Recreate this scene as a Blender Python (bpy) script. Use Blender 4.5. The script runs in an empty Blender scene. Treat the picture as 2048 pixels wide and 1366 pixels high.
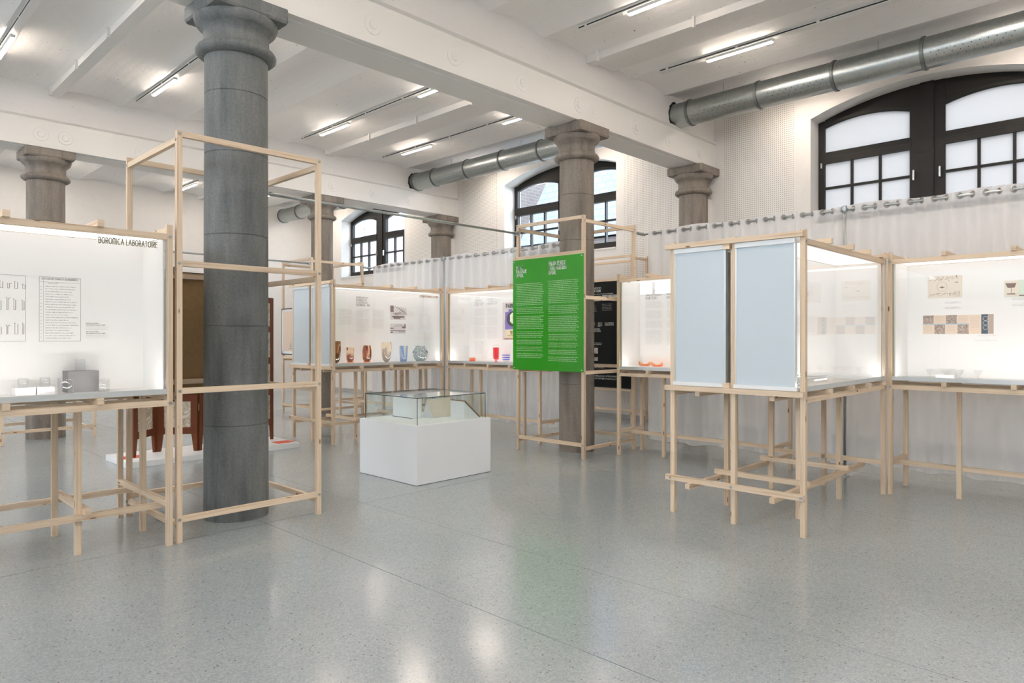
import bpy, bmesh, math, random
from mathutils import Vector
random.seed(7)
PI = math.pi
scene = bpy.context.scene
COL = scene.collection

# ---------------------------------------------------------------- camera, sky, exposure
cam_data = bpy.data.cameras.new('camera'); cam = bpy.data.objects.new('camera', cam_data); COL.objects.link(cam)
cam.location = (0, 0, 1.6)
cam.rotation_euler = (PI/2, 0, math.radians(44.0-90.0))
cam_data.lens = 24.0; cam_data.sensor_width = 36.0
cam_data.shift_y = -8.0/2048.0
cam_data.clip_start = 0.05; cam_data.clip_end = 300
scene.camera = cam

SKY = 13.0          # overcast sky brightness
LAMP = 115.0        # LED strips
CASE = 1.6         # light panels in the display cases
world = bpy.data.worlds.new('overcast_sky'); scene.world = world; world.use_nodes = True
wb = world.node_tree.nodes['Background']
wb.inputs[0].default_value = (0.74, 0.87, 1.0, 1); wb.inputs[1].default_value = SKY
scene.view_settings.view_transform = 'Standard'; scene.view_settings.look = 'None'
scene.view_settings.exposure = 0.14; scene.view_settings.gamma = 1.0
scene.view_settings.use_curve_mapping = False
cy = scene.cycles
cy.max_bounces = 10; cy.diffuse_bounces = 6; cy.glossy_bounces = 4; cy.transmission_bounces = 6
cy.transparent_max_bounces = 32; cy.caustics_reflective = False; cy.caustics_refractive = False
cy.sample_clamp_indirect = 8.0; cy.blur_glossy = 0.5
cy.use_denoising = True
try: cy.use_light_tree = True
except Exception: pass

def portal(loc, rot, sx, sy):
    l = bpy.data.lights.new('window_portal', 'AREA'); l.shape = 'RECTANGLE'; l.size = sx; l.size_y = sy
    l.cycles.is_portal = True
    o = bpy.data.objects.new('window_portal', l); COL.objects.link(o); o.location = loc; o.rotation_euler = rot

# ---------------------------------------------------------------- materials
def new_mat(name):
    m = bpy.data.materials.new(name); m.use_nodes = True
    nt = m.node_tree; nt.nodes.clear()
    out = nt.nodes.new('ShaderNodeOutputMaterial')
    return m, nt, out

def N(nt, kind, **kw):
    n = nt.nodes.new('ShaderNode'+kind)
    for k, v in kw.items():
        if k in n.inputs: n.inputs[k].default_value = v
        else: setattr(n, k, v)
    return n

def ramp(nt, stops, interp='LINEAR'):
    r = nt.nodes.new('ShaderNodeValToRGB'); r.color_ramp.interpolation = interp
    e = r.color_ramp.elements
    while len(e) < len(stops): e.new(0.5)
    for i, (p, c) in enumerate(stops):
        e[i].position = p; e[i].color = (*c, 1) if len(c) == 3 else c
    return r

def simple(name, col, rough=0.5, metal=0.0, spec=0.5, noise=0.0, nscale=8.0, bump=0.0, bscale=60.0):
    m, nt, out = new_mat(name)
    b = N(nt, 'BsdfPrincipled'); nt.links.new(b.outputs[0], out.inputs[0])
    b.inputs['Base Color'].default_value = (*col, 1); b.inputs['Roughness'].default_value = rough
    b.inputs['Metallic'].default_value = metal; b.inputs['Specular IOR Level'].default_value = spec
    if noise or bump:
        g = N(nt, 'NewGeometry')
    if noise:
        n = N(nt, 'TexNoise', Scale=nscale, Detail=5.0)
        nt.links.new(g.outputs['Position'], n.inputs['Vector'])
        r = ramp(nt, [(0.3, tuple(c*(1-noise) for c in col)), (0.7, tuple(min(1, c*(1+noise)) for c in col))])
        nt.links.new(n.outputs[0], r.inputs[0]); nt.links.new(r.outputs[0], b.inputs['Base Color'])
    if bump:
        n2 = N(nt, 'TexNoise', Scale=bscale, Detail=4.0)
        nt.links.new(g.outputs['Position'], n2.inputs['Vector'])
        bp = N(nt, 'Bump', Strength=bump, Distance=0.01)
        nt.links.new(n2.outputs[0], bp.inputs['Height']); nt.links.new(bp.outputs[0], b.inputs['Normal'])
    return m

def wood_mat(name, base, dark, knots=True, sat=1.0):
    m, nt, out = new_mat(name)
    b = N(nt, 'BsdfPrincipled', Roughness=0.6); b.inputs['Specular IOR Level'].default_value = 0.25
    nt.links.new(b.outputs[0], out.inputs[0])
    uv = N(nt, 'UVMap'); oi = N(nt, 'ObjectInfo')
    mul = N(nt, 'Math', operation='MULTIPLY'); mul.inputs[1].default_value = 37.0
    nt.links.new(oi.outputs['Random'], mul.inputs[0])
    add = N(nt, 'VectorMath', operation='ADD'); nt.links.new(uv.outputs[0], add.inputs[0])
    cmb = N(nt, 'CombineXYZ'); nt.links.new(mul.outputs[0], cmb.inputs[0]); nt.links.new(mul.outputs[0], cmb.inputs[2])
    nt.links.new(cmb.outputs[0], add.inputs[1])
    sc = N(nt, 'VectorMath', operation='MULTIPLY'); sc.inputs[1].default_value = (1.6, 70.0, 1.0)
    nt.links.new(add.outputs[0], sc.inputs[0])
    n = N(nt, 'TexNoise', Scale=1.0, Detail=6.0, Roughness=0.6); nt.links.new(sc.outputs[0], n.inputs['Vector'])
    r = ramp(nt, [(0.25, dark), (0.5, base), (0.85, tuple(min(1, c*1.08) for c in base))])
    nt.links.new(n.outputs[0], r.inputs[0])
    # board to board tint
    hs = N(nt, 'HueSaturation'); nt.links.new(r.outputs[0], hs.inputs['Color'])
    mr = N(nt, 'MapRange'); mr.inputs['To Min'].default_value = 0.88; mr.inputs['To Max'].default_value = 1.08
    nt.links.new(oi.outputs['Random'], mr.inputs[0]); nt.links.new(mr.outputs[0], hs.inputs['Value'])
    hs.inputs['Saturation'].default_value = sat
    col = hs.outputs[0]
    if knots:
        s2 = N(nt, 'VectorMath', operation='MULTIPLY'); s2.inputs[1].default_value = (3.2, 11.0, 1.0)
        nt.links.new(add.outputs[0], s2.inputs[0])
        v = N(nt, 'TexVoronoi', Scale=1.0); nt.links.new(s2.outputs[0], v.inputs['Vector'])
        kr = ramp(nt, [(0.0, (1, 1, 1)), (0.07, (0.9, 0.9, 0.9)), (0.11, (0, 0, 0))])
        nt.links.new(v.outputs['Distance'], kr.inputs[0])
        mx = N(nt, 'MixRGB'); mx.inputs[2].default_value = (0.20, 0.085, 0.03, 1)
        nt.links.new(kr.outputs[0], mx.inputs[0]); nt.links.new(col, mx.inputs[1]); col = mx.outputs[0]
    nt.links.new(col, b.inputs['Base Color'])
    bp = N(nt, 'Bump', Strength=0.12, Distance=0.002); nt.links.new(n.outputs[0], bp.inputs['Height'])
    nt.links.new(bp.outputs[0], b.inputs['Normal'])
    return m

def stone_mat(name, a, b_, c_):
    m, nt, out = new_mat(name)
    b = N(nt, 'BsdfPrincipled', Roughness=0.62); nt.links.new(b.outputs[0], out.inputs[0])
    b.inputs['Specular IOR Level'].default_value = 0.35
    g = N(nt, 'NewGeometry')
    s = N(nt, 'VectorMath', operation='MULTIPLY'); s.inputs[1].default_value = (7, 7, 1.1)
    nt.links.new(g.outputs['Position'], s.inputs[0])
    n = N(nt, 'TexNoise', Scale=1.0, Detail=8.0, Roughness=0.62); nt.links.new(s.outputs[0], n.inputs['Vector'])
    r = ramp(nt, [(0.28, c_), (0.5, a), (0.74, b_)]); nt.links.new(n.outputs[0], r.inputs[0])
    n2 = N(nt, 'TexNoise', Scale=55.0, Detail=6.0, Roughness=0.7); nt.links.new(g.outputs['Position'], n2.inputs['Vector'])
    r2 = ramp(nt, [(0.3, (0.78, 0.78, 0.78)), (0.65, (1.12, 1.12, 1.12))]); nt.links.new(n2.outputs[0], r2.inputs[0])
    mx = N(nt, 'MixRGB', blend_type='MULTIPLY'); mx.inputs[0].default_value = 1
    nt.links.new(r.outputs[0], mx.inputs[1]); nt.links.new(r2.outputs[0], mx.inputs[2])
    nt.links.new(mx.outputs[0], b.inputs['Base Color'])
    bp = N(nt, 'Bump', Strength=0.35, Distance=0.01); nt.links.new(n2.outputs[0], bp.inputs['Height'])
    nt.links.new(bp.outputs[0], b.inputs['Normal'])
    return m

def plaster_mat(name, col, pit=0.5, scale=14.0, strength=0.35):
    """white painted rough masonry: lumps and a few dark pits"""
    m, nt, out = new_mat(name)
    b = N(nt, 'BsdfPrincipled', Roughness=0.8); nt.links.new(b.outputs[0], out.inputs[0])
    b.inputs['Specular IOR Level'].default_value = 0.2
    g = N(nt, 'NewGeometry')
    n = N(nt, 'TexNoise', Scale=scale, Detail=7.0, Roughness=0.65); nt.links.new(g.outputs['Position'], n.inputs['Vector'])
    n2 = N(nt, 'TexNoise', Scale=scale*2.6, Detail=3.0, Roughness=0.5); nt.links.new(g.outputs['Position'], n2.inputs['Vector'])
    r = ramp(nt, [(0.25, (0.20, 0.19, 0.18)), (0.285, col)])
    if pit <= 0: r = ramp(nt, [(0.3, tuple(c*0.97 for c in col)), (0.6, col)])
    nt.links.new((n2 if pit > 0 else n).outputs[0], r.inputs[0])
    nt.links.new(r.outputs[0], b.inputs['Base Color'])
    bp = N(nt, 'Bump', Strength=strength, Distance=0.02); nt.links.new(n.outputs[0], bp.inputs['Height'])
    nt.links.new(bp.outputs[0], b.inputs['Normal'])
    return m

def terrazzo_mat():
    m, nt, out = new_mat('terrazzo')
    b = N(nt, 'BsdfPrincipled', Roughness=0.2); nt.links.new(b.outputs[0], out.inputs[0])
    b.inputs['Specular IOR Level'].default_value = 1.0
    g = N(nt, 'NewGeometry')
    v = N(nt, 'TexVoronoi', Scale=48.0); nt.links.new(g.outputs['Position'], v.inputs['Vector'])
    sep = N(nt, 'SeparateColor'); nt.links.new(v.outputs['Color'], sep.inputs[0])
    pick = ramp(nt, [(0.0, (1, 1, 1)), (0.11, (1, 1, 1)), (0.115, (0, 0, 0))], 'CONSTANT'); nt.links.new(sep.outputs[0], pick.inputs[0])
    near = ramp(nt, [(0.0, (1, 1, 1)), (0.22, (1, 1, 1)), (0.3, (0, 0, 0))]); nt.links.new(v.outputs['Distance'], near.inputs[0])
    mask = N(nt, 'MixRGB', blend_type='MULTIPLY'); mask.inputs[0].default_value = 1
    nt.links.new(pick.outputs[0], mask.inputs[1]); nt.links.new(near.outputs[0], mask.inputs[2])
    v2 = N(nt, 'TexVoronoi', Scale=130.0); nt.links.new(g.outputs['Position'], v2.inputs['Vector'])
    s2 = N(nt, 'SeparateColor'); nt.links.new(v2.outputs['Color'], s2.inputs[0])
    base = ramp(nt, [(0.0, (0.285, 0.328, 0.352)), (0.5, (0.342, 0.378, 0.400)), (1.0, (0.415, 0.442, 0.455))]); nt.links.new(s2.outputs[0], base.inputs[0])
    n = N(nt, 'TexNoise', Scale=0.9, Detail=3.0); nt.links.new(g.outputs['Position'], n.inputs['Vector'])
    tone = ramp(nt, [(0.3, (0.93, 0.94, 0.95)), (0.7, (1.03, 1.02, 1.0))]); nt.links.new(n.outputs[0], tone.inputs[0])
    mu = N(nt, 'MixRGB', blend_type='MULTIPLY'); mu.inputs[0].default_value = 1
    nt.links.new(base.outputs[0], mu.inputs[1]); nt.links.new(tone.outputs[0], mu.inputs[2])
    mx = N(nt, 'MixRGB'); mx.inputs[2].default_value = (0.17, 0.18, 0.19, 1)
    nt.links.new(mask.outputs[0], mx.inputs[0]); nt.links.new(mu.outputs[0], mx.inputs[1])
    nt.links.new(mx.outputs[0], b.inputs['Base Color'])
    b.inputs['Roughness'].default_value = 0.175
    return m

def glass_mat(name, tint=(0.97, 0.985, 0.98), refl=1.0, ior=1.45, rough=0.0, pattern=None):
    """thin clear or tinted glass: what lies behind, seen through the tint, plus the surface reflection"""
    m, nt, out = new_mat(name)
    t = N(nt, 'BsdfTransparent'); t.inputs[0].default_value = (*tint, 1)
    gl = N(nt, 'BsdfGlossy'); gl.inputs['Roughness'].default_value = rough; gl.inputs[0].default_value = (refl, refl, refl, 1)
    f = N(nt, 'Fresnel'); mx = N(nt, 'MixShader')
    ge = N(nt, 'NewGeometry'); mr = N(nt, 'MapRange'); mr.inputs['To Min'].default_value = ior; mr.inputs['To Max'].default_value = 1/ior
    nt.links.new(ge.outputs['Backfacing'], mr.inputs[0]); nt.links.new(mr.outputs[0], f.inputs['IOR'])   # a thin sheet reflects alike on both faces
    nt.links.new(f.outputs[0], mx.inputs[0]); nt.links.new(t.outputs[0], mx.inputs[1]); nt.links.new(gl.outputs[0], mx.inputs[2])
    nt.links.new(mx.outputs[0], out.inputs[0])
    if pattern:
        tc = N(nt, 'TexCoord')
        pattern(nt, tc, t)
    return m

def vase_pattern(z0, z1, c_low, c_top, c_mark, scale=9.0, thr=0.5, sx=1.0, sz=0.35):
    def f(nt, tc, t):
        sp = N(nt, 'SeparateXYZ'); nt.links.new(tc.outputs['Object'], sp.inputs[0])
        mr = N(nt, 'MapRange'); mr.inputs['From Min'].default_value = z0; mr.inputs['From Max'].default_value = z1
        nt.links.new(sp.outputs[2], mr.inputs[0])
        r = ramp(nt, [(0.0, c_low), (0.28, tuple((a+b)/2 for a, b in zip(c_low, c_top))), (0.55, c_top)]); nt.links.new(mr.outputs[0], r.inputs[0])
        s = N(nt, 'VectorMath', operation='MULTIPLY'); s.inputs[1].default_value = (sx, sx, sz); nt.links.new(tc.outputs['Object'], s.inputs[0])
        n = N(nt, 'TexNoise', Scale=scale, Detail=1.0); nt.links.new(s.outputs[0], n.inputs['Vector'])
        k = ramp(nt, [(thr-0.02, (0, 0, 0)), (thr+0.03, (1, 1, 1))]); nt.links.new(n.outputs[0], k.inputs[0])
        mx = N(nt, 'MixRGB'); mx.inputs[2].default_value = (*c_mark, 1)
        nt.links.new(k.outputs[0], mx.inputs[0]); nt.links.new(r.outputs[0], mx.inputs[1]); nt.links.new(mx.outputs[0], t.inputs[0])
    return f

def emit_mat(name, col, strength):
    m, nt, out = new_mat(name)
    e = N(nt, 'Emission'); e.inputs[0].default_value = (*col, 1); e.inputs[1].default_value = strength
    nt.links.new(e.outputs[0], out.inputs[0])
    return m

def sheer_mat():
    m, nt, out = new_mat('sheer_voile')
    d = N(nt, 'BsdfDiffuse'); d.inputs[0].default_value = (0.95, 0.945, 0.95, 1)
    tl = N(nt, 'BsdfTranslucent'); tl.inputs[0].default_value = (0.95, 0.95, 0.965, 1)
    tr = N(nt, 'BsdfTransparent'); tr.inputs[0].default_value = (1, 1, 1, 1)
    a = N(nt, 'MixShader'); a.inputs[0].default_value = 0.45
    nt.links.new(d.outputs[0], a.inputs[1]); nt.links.new(tl.outputs[0], a.inputs[2])
    # the denser, doubled hem at the heading; the fine weave lets about a third through
    lw = N(nt, 'LayerWeight', Blend=0.35)
    mr = N(nt, 'MapRange'); mr.inputs['To Min'].default_value = 0.36; mr.inputs['To Max'].default_value = 0.05
    nt.links.new(lw.outputs['Facing'], mr.inputs[0])
    b = N(nt, 'MixShader'); nt.links.new(mr.outputs[0], b.inputs[0])
    nt.links.new(a.outputs[0], b.inputs[1]); nt.links.new(tr.outputs[0], b.inputs[2])
    nt.links.new(b.outputs[0], out.inputs[0])
    return m

def frosted_mat():
    m, nt, out = new_mat('frosted_pane')
    tl = N(nt, 'BsdfTranslucent'); tl.inputs[0].default_value = (0.136, 0.120, 0.110, 1)
    d = N(nt, 'BsdfDiffuse'); d.inputs[0].default_value = (0.8, 0.82, 0.83, 1)
    a = N(nt, 'MixShader'); a.inputs[0].default_value = 0.12
    nt.links.new(tl.outputs[0], a.inputs[1]); nt.links.new(d.outputs[0], a.inputs[2]); nt.links.new(a.outputs[0], out.inputs[0])
    return m

def perforated_mat():
    m, nt, out = new_mat('perforated_board')
    b = N(nt, 'BsdfPrincipled', Roughness=0.7); nt.links.new(b.outputs[0], out.inputs[0])
    g = N(nt, 'NewGeometry'); sp = N(nt, 'SeparateXYZ'); nt.links.new(g.outputs['Position'], sp.inputs[0])
    def cell(o):
        a = N(nt, 'Math', operation='MULTIPLY'); a.inputs[1].default_value = 1/0.034; nt.links.new(o, a.inputs[0])
        f = N(nt, 'Math', operation='FRACT'); nt.links.new(a.outputs[0], f.inputs[0])
        s = N(nt, 'Math', operation='SUBTRACT'); s.inputs[1].default_value = 0.5; nt.links.new(f.outputs[0], s.inputs[0])
        return s.outputs[0]
    c = N(nt, 'CombineXYZ'); nt.links.new(cell(sp.outputs[1]), c.inputs[0]); nt.links.new(cell(sp.outputs[2]), c.inputs[1])
    l = N(nt, 'VectorMath', operation='LENGTH'); nt.links.new(c.outputs[0], l.inputs[0])
    r = ramp(nt, [(0.15, (0.24, 0.205, 0.18)), (0.23, (0.80, 0.775, 0.74))]); nt.links.new(l.outputs['Value'], r.inputs[0])
    nt.links.new(r.outputs[0], b.inputs['Base Color'])
    return m

def brick_mat():
    m, nt, out = new_mat('red_brick')
    b = N(nt, 'BsdfPrincipled', Roughness=0.85); nt.links.new(b.outputs[0], out.inputs[0])
    g = N(nt, 'NewGeometry'); sp = N(nt, 'SeparateXYZ'); nt.links.new(g.outputs['Position'], sp.inputs[0])
    ad = N(nt, 'Math', operation='ADD'); nt.links.new(sp.outputs[0], ad.inputs[0]); nt.links.new(sp.outputs[1], ad.inputs[1])
    c = N(nt, 'CombineXYZ'); nt.links.new(ad.outputs[0], c.inputs[0]); nt.links.new(sp.outputs[2], c.inputs[1])
    t = N(nt, 'TexBrick', Scale=1.0); nt.links.new(c.outputs[0], t.inputs['Vector'])
    t.inputs['Color1'].default_value = (0.101, 0.073, 0.066, 1); t.inputs['Color2'].default_value = (0.116, 0.091, 0.083, 1); t.inputs['Mortar'].default_value = (0.131, 0.123, 0.118, 1)
    t.inputs['Brick Width'].default_value = 0.44; t.inputs['Row Height'].default_value = 0.15; t.inputs['Mortar Size'].default_value = 0.016
    nt.links.new(t.outputs[0], b.inputs['Base Color'])
    return m

def slate_mat():
    m, nt, out = new_mat('roof_slate')
    b = N(nt, 'BsdfPrincipled', Roughness=0.5); nt.links.new(b.outputs[0], out.inputs[0])
    g = N(nt, 'NewGeometry'); sp = N(nt, 'SeparateXYZ'); nt.links.new(g.outputs['Position'], sp.inputs[0])
    c = N(nt, 'CombineXYZ'); nt.links.new(sp.outputs[1], c.inputs[0]); nt.links.new(sp.outputs[2], c.inputs[1])
    t = N(nt, 'TexBrick', Scale=1.0); nt.links.new(c.outputs[0], t.inputs['Vector'])
    t.inputs['Color1'].default_value = (0.068, 0.083, 0.108, 1); t.inputs['Color2'].default_value = (0.081, 0.096, 0.121, 1); t.inputs['Mortar'].default_value = (0.045, 0.055, 0.078, 1)
    t.inputs['Brick Width'].default_value = 0.4; t.inputs['Row Height'].default_value = 0.26; t.inputs['Mortar Size'].default_value = 0.02
    nt.links.new(t.outputs[0], b.inputs['Base Color'])
    return m

def galv_mat():
    m, nt, out = new_mat('galvanised_steel')
    b = N(nt, 'BsdfPrincipled', Roughness=0.33, Metallic=1.0); nt.links.new(b.outputs[0], out.inputs[0])
    g = N(nt, 'NewGeometry')
    v = N(nt, 'TexVoronoi', Scale=45.0); nt.links.new(g.outputs['Position'], v.inputs['Vector'])
    s = N(nt, 'SeparateColor'); nt.links.new(v.outputs['Color'], s.inputs[0])
    r = ramp(nt, [(0, (0.40, 0.43, 0.425)), (1, (0.465, 0.495, 0.485))]); nt.links.new(s.outputs[0], r.inputs[0])
    nt.links.new(r.outputs[0], b.inputs['Base Color'])
    return m

def relief_mat():
    m, nt, out = new_mat('relief_glass')
    b = N(nt, 'BsdfPrincipled', Roughness=0.25); nt.links.new(b.outputs[0], out.inputs[0])
    tc = N(nt, 'TexCoord')
    n = N(nt, 'TexNoise', Scale=5.5, Detail=2.0, Distortion=2.2); nt.links.new(tc.outputs['Object'], n.inputs['Vector'])
    r = ramp(nt, [(0.40, (0.62, 0.56, 0.46)), (0.5, (0.45, 0.36, 0.26)), (0.53, (0.76, 0.72, 0.64)), (0.8, (0.66, 0.60, 0.51))]); nt.links.new(n.outputs[0], r.inputs[0])
    nt.links.new(r.outputs[0], b.inputs['Base Color'])
    bp = N(nt, 'Bump', Strength=0.8, Distance=0.02); nt.links.new(n.outputs[0], bp.inputs['Height']); nt.links.new(bp.outputs[0], b.inputs['Normal'])
    return m

M = {}
M['plaster'] = plaster_mat('white_plaster', (0.79, 0.765, 0.735), pit=0, scale=6.0, strength=0.06)
M['masonry'] = plaster_mat('white_painted_masonry', (0.81, 0.79, 0.77), pit=1, scale=11.0, strength=0.5)
M['vault'] = plaster_mat('white_vault', (0.88, 0.86, 0.84), pit=1, scale=9.0, strength=0.35)
M['steel_white'] = simple('white_painted_steel', (0.79, 0.77, 0.74), 0.45)
M['terrazzo'] = terrazzo_mat()
M['joint'] = simple('joint_filler', (0.17, 0.17, 0.165), 0.7)
M['pine'] = wood_mat('pine', (0.755, 0.605, 0.45), (0.54, 0.375, 0.235))
M['mahogany'] = wood_mat('mahogany', (0.165, 0.050, 0.020), (0.085, 0.024, 0.010), knots=False)
M['hardboard'] = simple('brown_hardboard', (0.30, 0.185, 0.085), 0.7, noise=0.08, nscale=30)
M['stone'] = stone_mat('blue_stone_lamplit', (0.235, 0.203, 0.172), (0.305, 0.268, 0.232), (0.14, 0.122, 0.106))  # column stone with the warm lamplight put into its colour
M['stone_daylit'] = stone_mat('blue_stone_daylit', (0.165, 0.175, 0.175), (0.225, 0.232, 0.23), (0.10, 0.108, 0.11))  # same stone, its cool dim daylight put into the colour
M['stone_joint'] = simple('stone_joint', (0.055, 0.05, 0.048), 0.9)
M['white_panel'] = simple('white_laminate', (0.82, 0.815, 0.80), 0.45)
M['white_paint'] = simple('white_paint', (0.84, 0.86, 0.88), 0.5)
M['blind'] = simple('daylit_blind_cloth', (0.60, 0.675, 0.73), 0.8, bump=0.05, bscale=400)  # white cloth with the blue of daylight put into its colour
M['alu'] = simple('anodised_profile', (0.66, 0.69, 0.70), 0.35, 0.4)
M['zinc'] = simple('zinc_bolt', (0.42, 0.46, 0.48), 0.4, 0.9)
M['tube'] = simple('steel_tube', (0.46, 0.49, 0.49), 0.35, 0.9)
M['glass'] = glass_mat('case_glass', (0.997, 0.997, 0.995))
M['vitrine'] = glass_mat('vitrine_glass', (0.962, 0.985, 0.977))
M['glass_edge'] = simple('glass_edge', (0.025, 0.06, 0.055), 0.15)
M['glass_edge_green'] = simple('green_glass_edge', (0.22, 0.24, 0.06), 0.2)
M['window_glass'] = glass_mat('window_glass', (0.95, 0.97, 0.98))
M['frosted'] = frosted_mat()
M['perforated'] = perforated_mat()
M['frame_dark'] = simple('bronze_window_frame', (0.022, 0.020, 0.018), 0.5, spec=0.25)
M['green'] = simple('green_acrylic', (0.032, 0.300, 0.018), 0.06)
M['black_panel'] = simple('black_print', (0.006, 0.008, 0.008), 0.6, spec=0.2)
M['ink_white'] = simple('white_ink', (0.80, 0.82, 0.78), 0.5)
M['ink_pale'] = simple('pale_ink', (0.42, 0.66, 0.36), 0.4)
M['ink_black'] = simple('black_ink', (0.035, 0.03, 0.03), 0.6)
M['ink_brown'] = simple('brown_ink', (0.20, 0.13, 0.11), 0.6)
M['ink_grey'] = simple('grey_ink', (0.44, 0.40, 0.39), 0.6)
M['ink_faint'] = simple('faint_ink', (0.60, 0.57, 0.555), 0.6)
M['ink_olive'] = simple('olive_ink', (0.20, 0.19, 0.07), 0.5)
M['ink_rust'] = simple('rust_ink', (0.62, 0.24, 0.13), 0.5)
M['paper_cream'] = simple('cream_paper', (0.74, 0.68, 0.58), 0.7)
M['paper_peach'] = simple('peach_paper', (0.74, 0.60, 0.48), 0.7)
M['paper_mint'] = simple('mint_paper', (0.62, 0.72, 0.60), 0.7)
M['paper_lilac'] = simple('lilac_paper', (0.66, 0.62, 0.62), 0.7)
M['navy'] = simple('navy_print', (0.06, 0.09, 0.13), 0.6)
M['sky_blue'] = simple('pale_blue_print', (0.36, 0.52, 0.62), 0.6)
M['purple'] = simple('purple_print', (0.20, 0.15, 0.45), 0.6)
M['yellow'] = simple('cream_yellow_print', (0.82, 0.72, 0.42), 0.6)
M['red_card'] = simple('red_card', (0.72, 0.10, 0.055), 0.6)
M['galv'] = galv_mat()
M['collar'] = simple('dull_zinc_collar', (0.22, 0.235, 0.23), 0.45, 0.8)
M['dark_hole'] = simple('hole_shade_black', (0.012, 0.011, 0.011), 0.95)  # flat black painted for the shade inside vent and wall openings
M['slot'] = simple('black_track_slot', (0.02, 0.02, 0.02), 0.6)
M['sheer'] = sheer_mat()
M['grommet'] = simple('nickel_grommet', (0.46, 0.43, 0.40), 0.3, 0.9)
M['lamp'] = emit_mat('led_diffuser', (1.0, 0.872, 0.755), LAMP)
M['led_strip'] = emit_mat('led_strip', (1.0, 0.955, 0.915), 46.0)
M['led_soft'] = emit_mat('led_strip_soft', (1.0, 0.955, 0.915), 4.5)
M['case_light'] = emit_mat('case_light_diffuser', (1.0, 0.945, 0.90), CASE)
M['relief'] = relief_mat()
M['brass'] = simple('brass', (0.42, 0.30, 0.10), 0.4, 0.9)
M['brick'] = brick_mat()
M['slate'] = slate_mat()
M['facade_white'] = simple('white_facade', (0.26, 0.28, 0.29), 0.7)
M['asphalt'] = simple('pale_paving', (0.42, 0.42, 0.42), 0.9)
M['grey_box'] = simple('dark_grey_block', (0.16, 0.155, 0.16), 0.5)
M['clear_glass'] = glass_mat('clear_glassware', (0.93, 0.935, 0.94), ior=1.5)
M['grey_glass'] = glass_mat('smoke_glassware', (0.80, 0.86, 0.86), ior=1.5)
M['amber'] = glass_mat('amber_glass', (0.98, 0.72, 0.42), ior=1.5)
M['orange_glass'] = glass_mat('orange_glass', (0.97, 0.50, 0.26), ior=1.5)
M['red_glass'] = glass_mat('red_cut_glass', (0.93, 0.42, 0.45), ior=1.5)
M['blue_glass'] = glass_mat('blue_cut_glass', (0.42, 0.52, 0.93), ior=1.5)
M['green_glass'] = glass_mat('green_glass', (0.22, 0.72, 0.24), ior=1.5)

# ---------------------------------------------------------------- building helpers
WLOC = {}
def thing(name, label=None, cat=None, loc=(0, 0, 0), group=None, kind=None):
    o = bpy.data.objects.new(name, None); COL.objects.link(o); o.location = loc; o.empty_display_size = 0.1
    WLOC[o.name] = Vector(loc)
    tag(o, label, cat, group, kind)
    return o
def tag(o, label=None, cat=None, group=None, kind=None):
    if label: o['label'] = label
    if cat: o['category'] = cat
    if group: o['group'] = group
    if kind: o['kind'] = kind
    return o
def link(name, mesh, parent=None, wloc=(0, 0, 0), kind=None):
    o = bpy.data.objects.new(name, mesh); COL.objects.link(o)
    w = Vector(wloc); WLOC[o.name] = w
    if parent is not None:
        o.parent = parent; o.location = w - WLOC[parent.name]
    else: o.location = w
    if kind: o['kind'] = kind
    return o
def mk(name, verts, faces, mat, parent=None, kind=None, smooth=False, origin=None):
    vs = [Vector(v) for v in verts]
    if origin is None:
        lo = Vector([min(v[i] for v in vs) for i in range(3)]); hi = Vector([max(v[i] for v in vs) for i in range(3)]); origin = (lo+hi)/2
    origin = Vector(origin)
    me = bpy.data.meshes.new(name); me.from_pydata([v-origin for v in vs], [], faces); me.update()
    me.materials.append(mat)
    if smooth:
        for p in me.polygons: p.use_smooth = True
    return link(name, me, parent, origin, kind)
def structure(o): o['kind'] = 'structure'; return o

BOXF = [(0, 3, 2, 1), (4, 5, 6, 7), (0, 1, 5, 4), (1, 2, 6, 5), (2, 3, 7, 6), (3, 0, 4, 7)]
def boxv(lo, hi):
    x0, y0, z0 = lo; x1, y1, z1 = hi
    return [(x0, y0, z0), (x1, y0, z0), (x1, y1, z0), (x0, y1, z0), (x0, y0, z1), (x1, y0, z1), (x1, y1, z1), (x0, y1, z1)]
_cache = {}
def box(name, a, b, mat, parent=None, kind=None, bevel=0.0):
    """axis aligned box between two world corners; equal boxes share their mesh"""
    lo = [min(p, q) for p, q in zip(a, b)]; hi = [max(p, q) for p, q in zip(a, b)]
    d = tuple(round(q-p, 4) for p, q in zip(lo, hi)); key = (d, mat.name, bevel)
    me = _cache.get(key)
    if me is None:
        me = bpy.data.meshes.new(name)
        h = [x/2 for x in d]
        bm = bmesh.new()
        vs = [bm.verts.new(v) for v in boxv([-x for x in h], h)]
        for f in BOXF: bm.faces.new([vs[i] for i in f])
        ax = d.index(max(d)); oth = [i for i in range(3) if i != ax]
        uvl = bm.loops.layers.uv.new('UVMap')
        for f in bm.faces:
            n = f.normal; f.normal_update(); n = f.normal
            for l in f.loops:
                c = l.vert.co
                if abs(n[ax]) > 0.5: u, v = c[oth[0]]*0.35, c[oth[1]]*0.6+0.5
                else:
                    k = oth[0] if abs(n[oth[0]]) < 0.5 else oth[1]
                    u, v = c[ax], c[k] + (0.11 if n[oth[0]] > .5 else 0.22 if n[oth[0]] < -.5 else 0.33 if n[oth[1]] > .5 else 0.0)
                l[uvl].uv = (u, v)
        if bevel: bmesh.ops.bevel(bm, geom=list(bm.edges), offset=bevel, segments=1, affect='EDGES')
        bm.to_mesh(me); bm.free(); me.materials.append(mat); _cache[key] = me
    return link(name, me, parent, [(p+q)/2 for p, q in zip(lo, hi)], kind)

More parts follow.
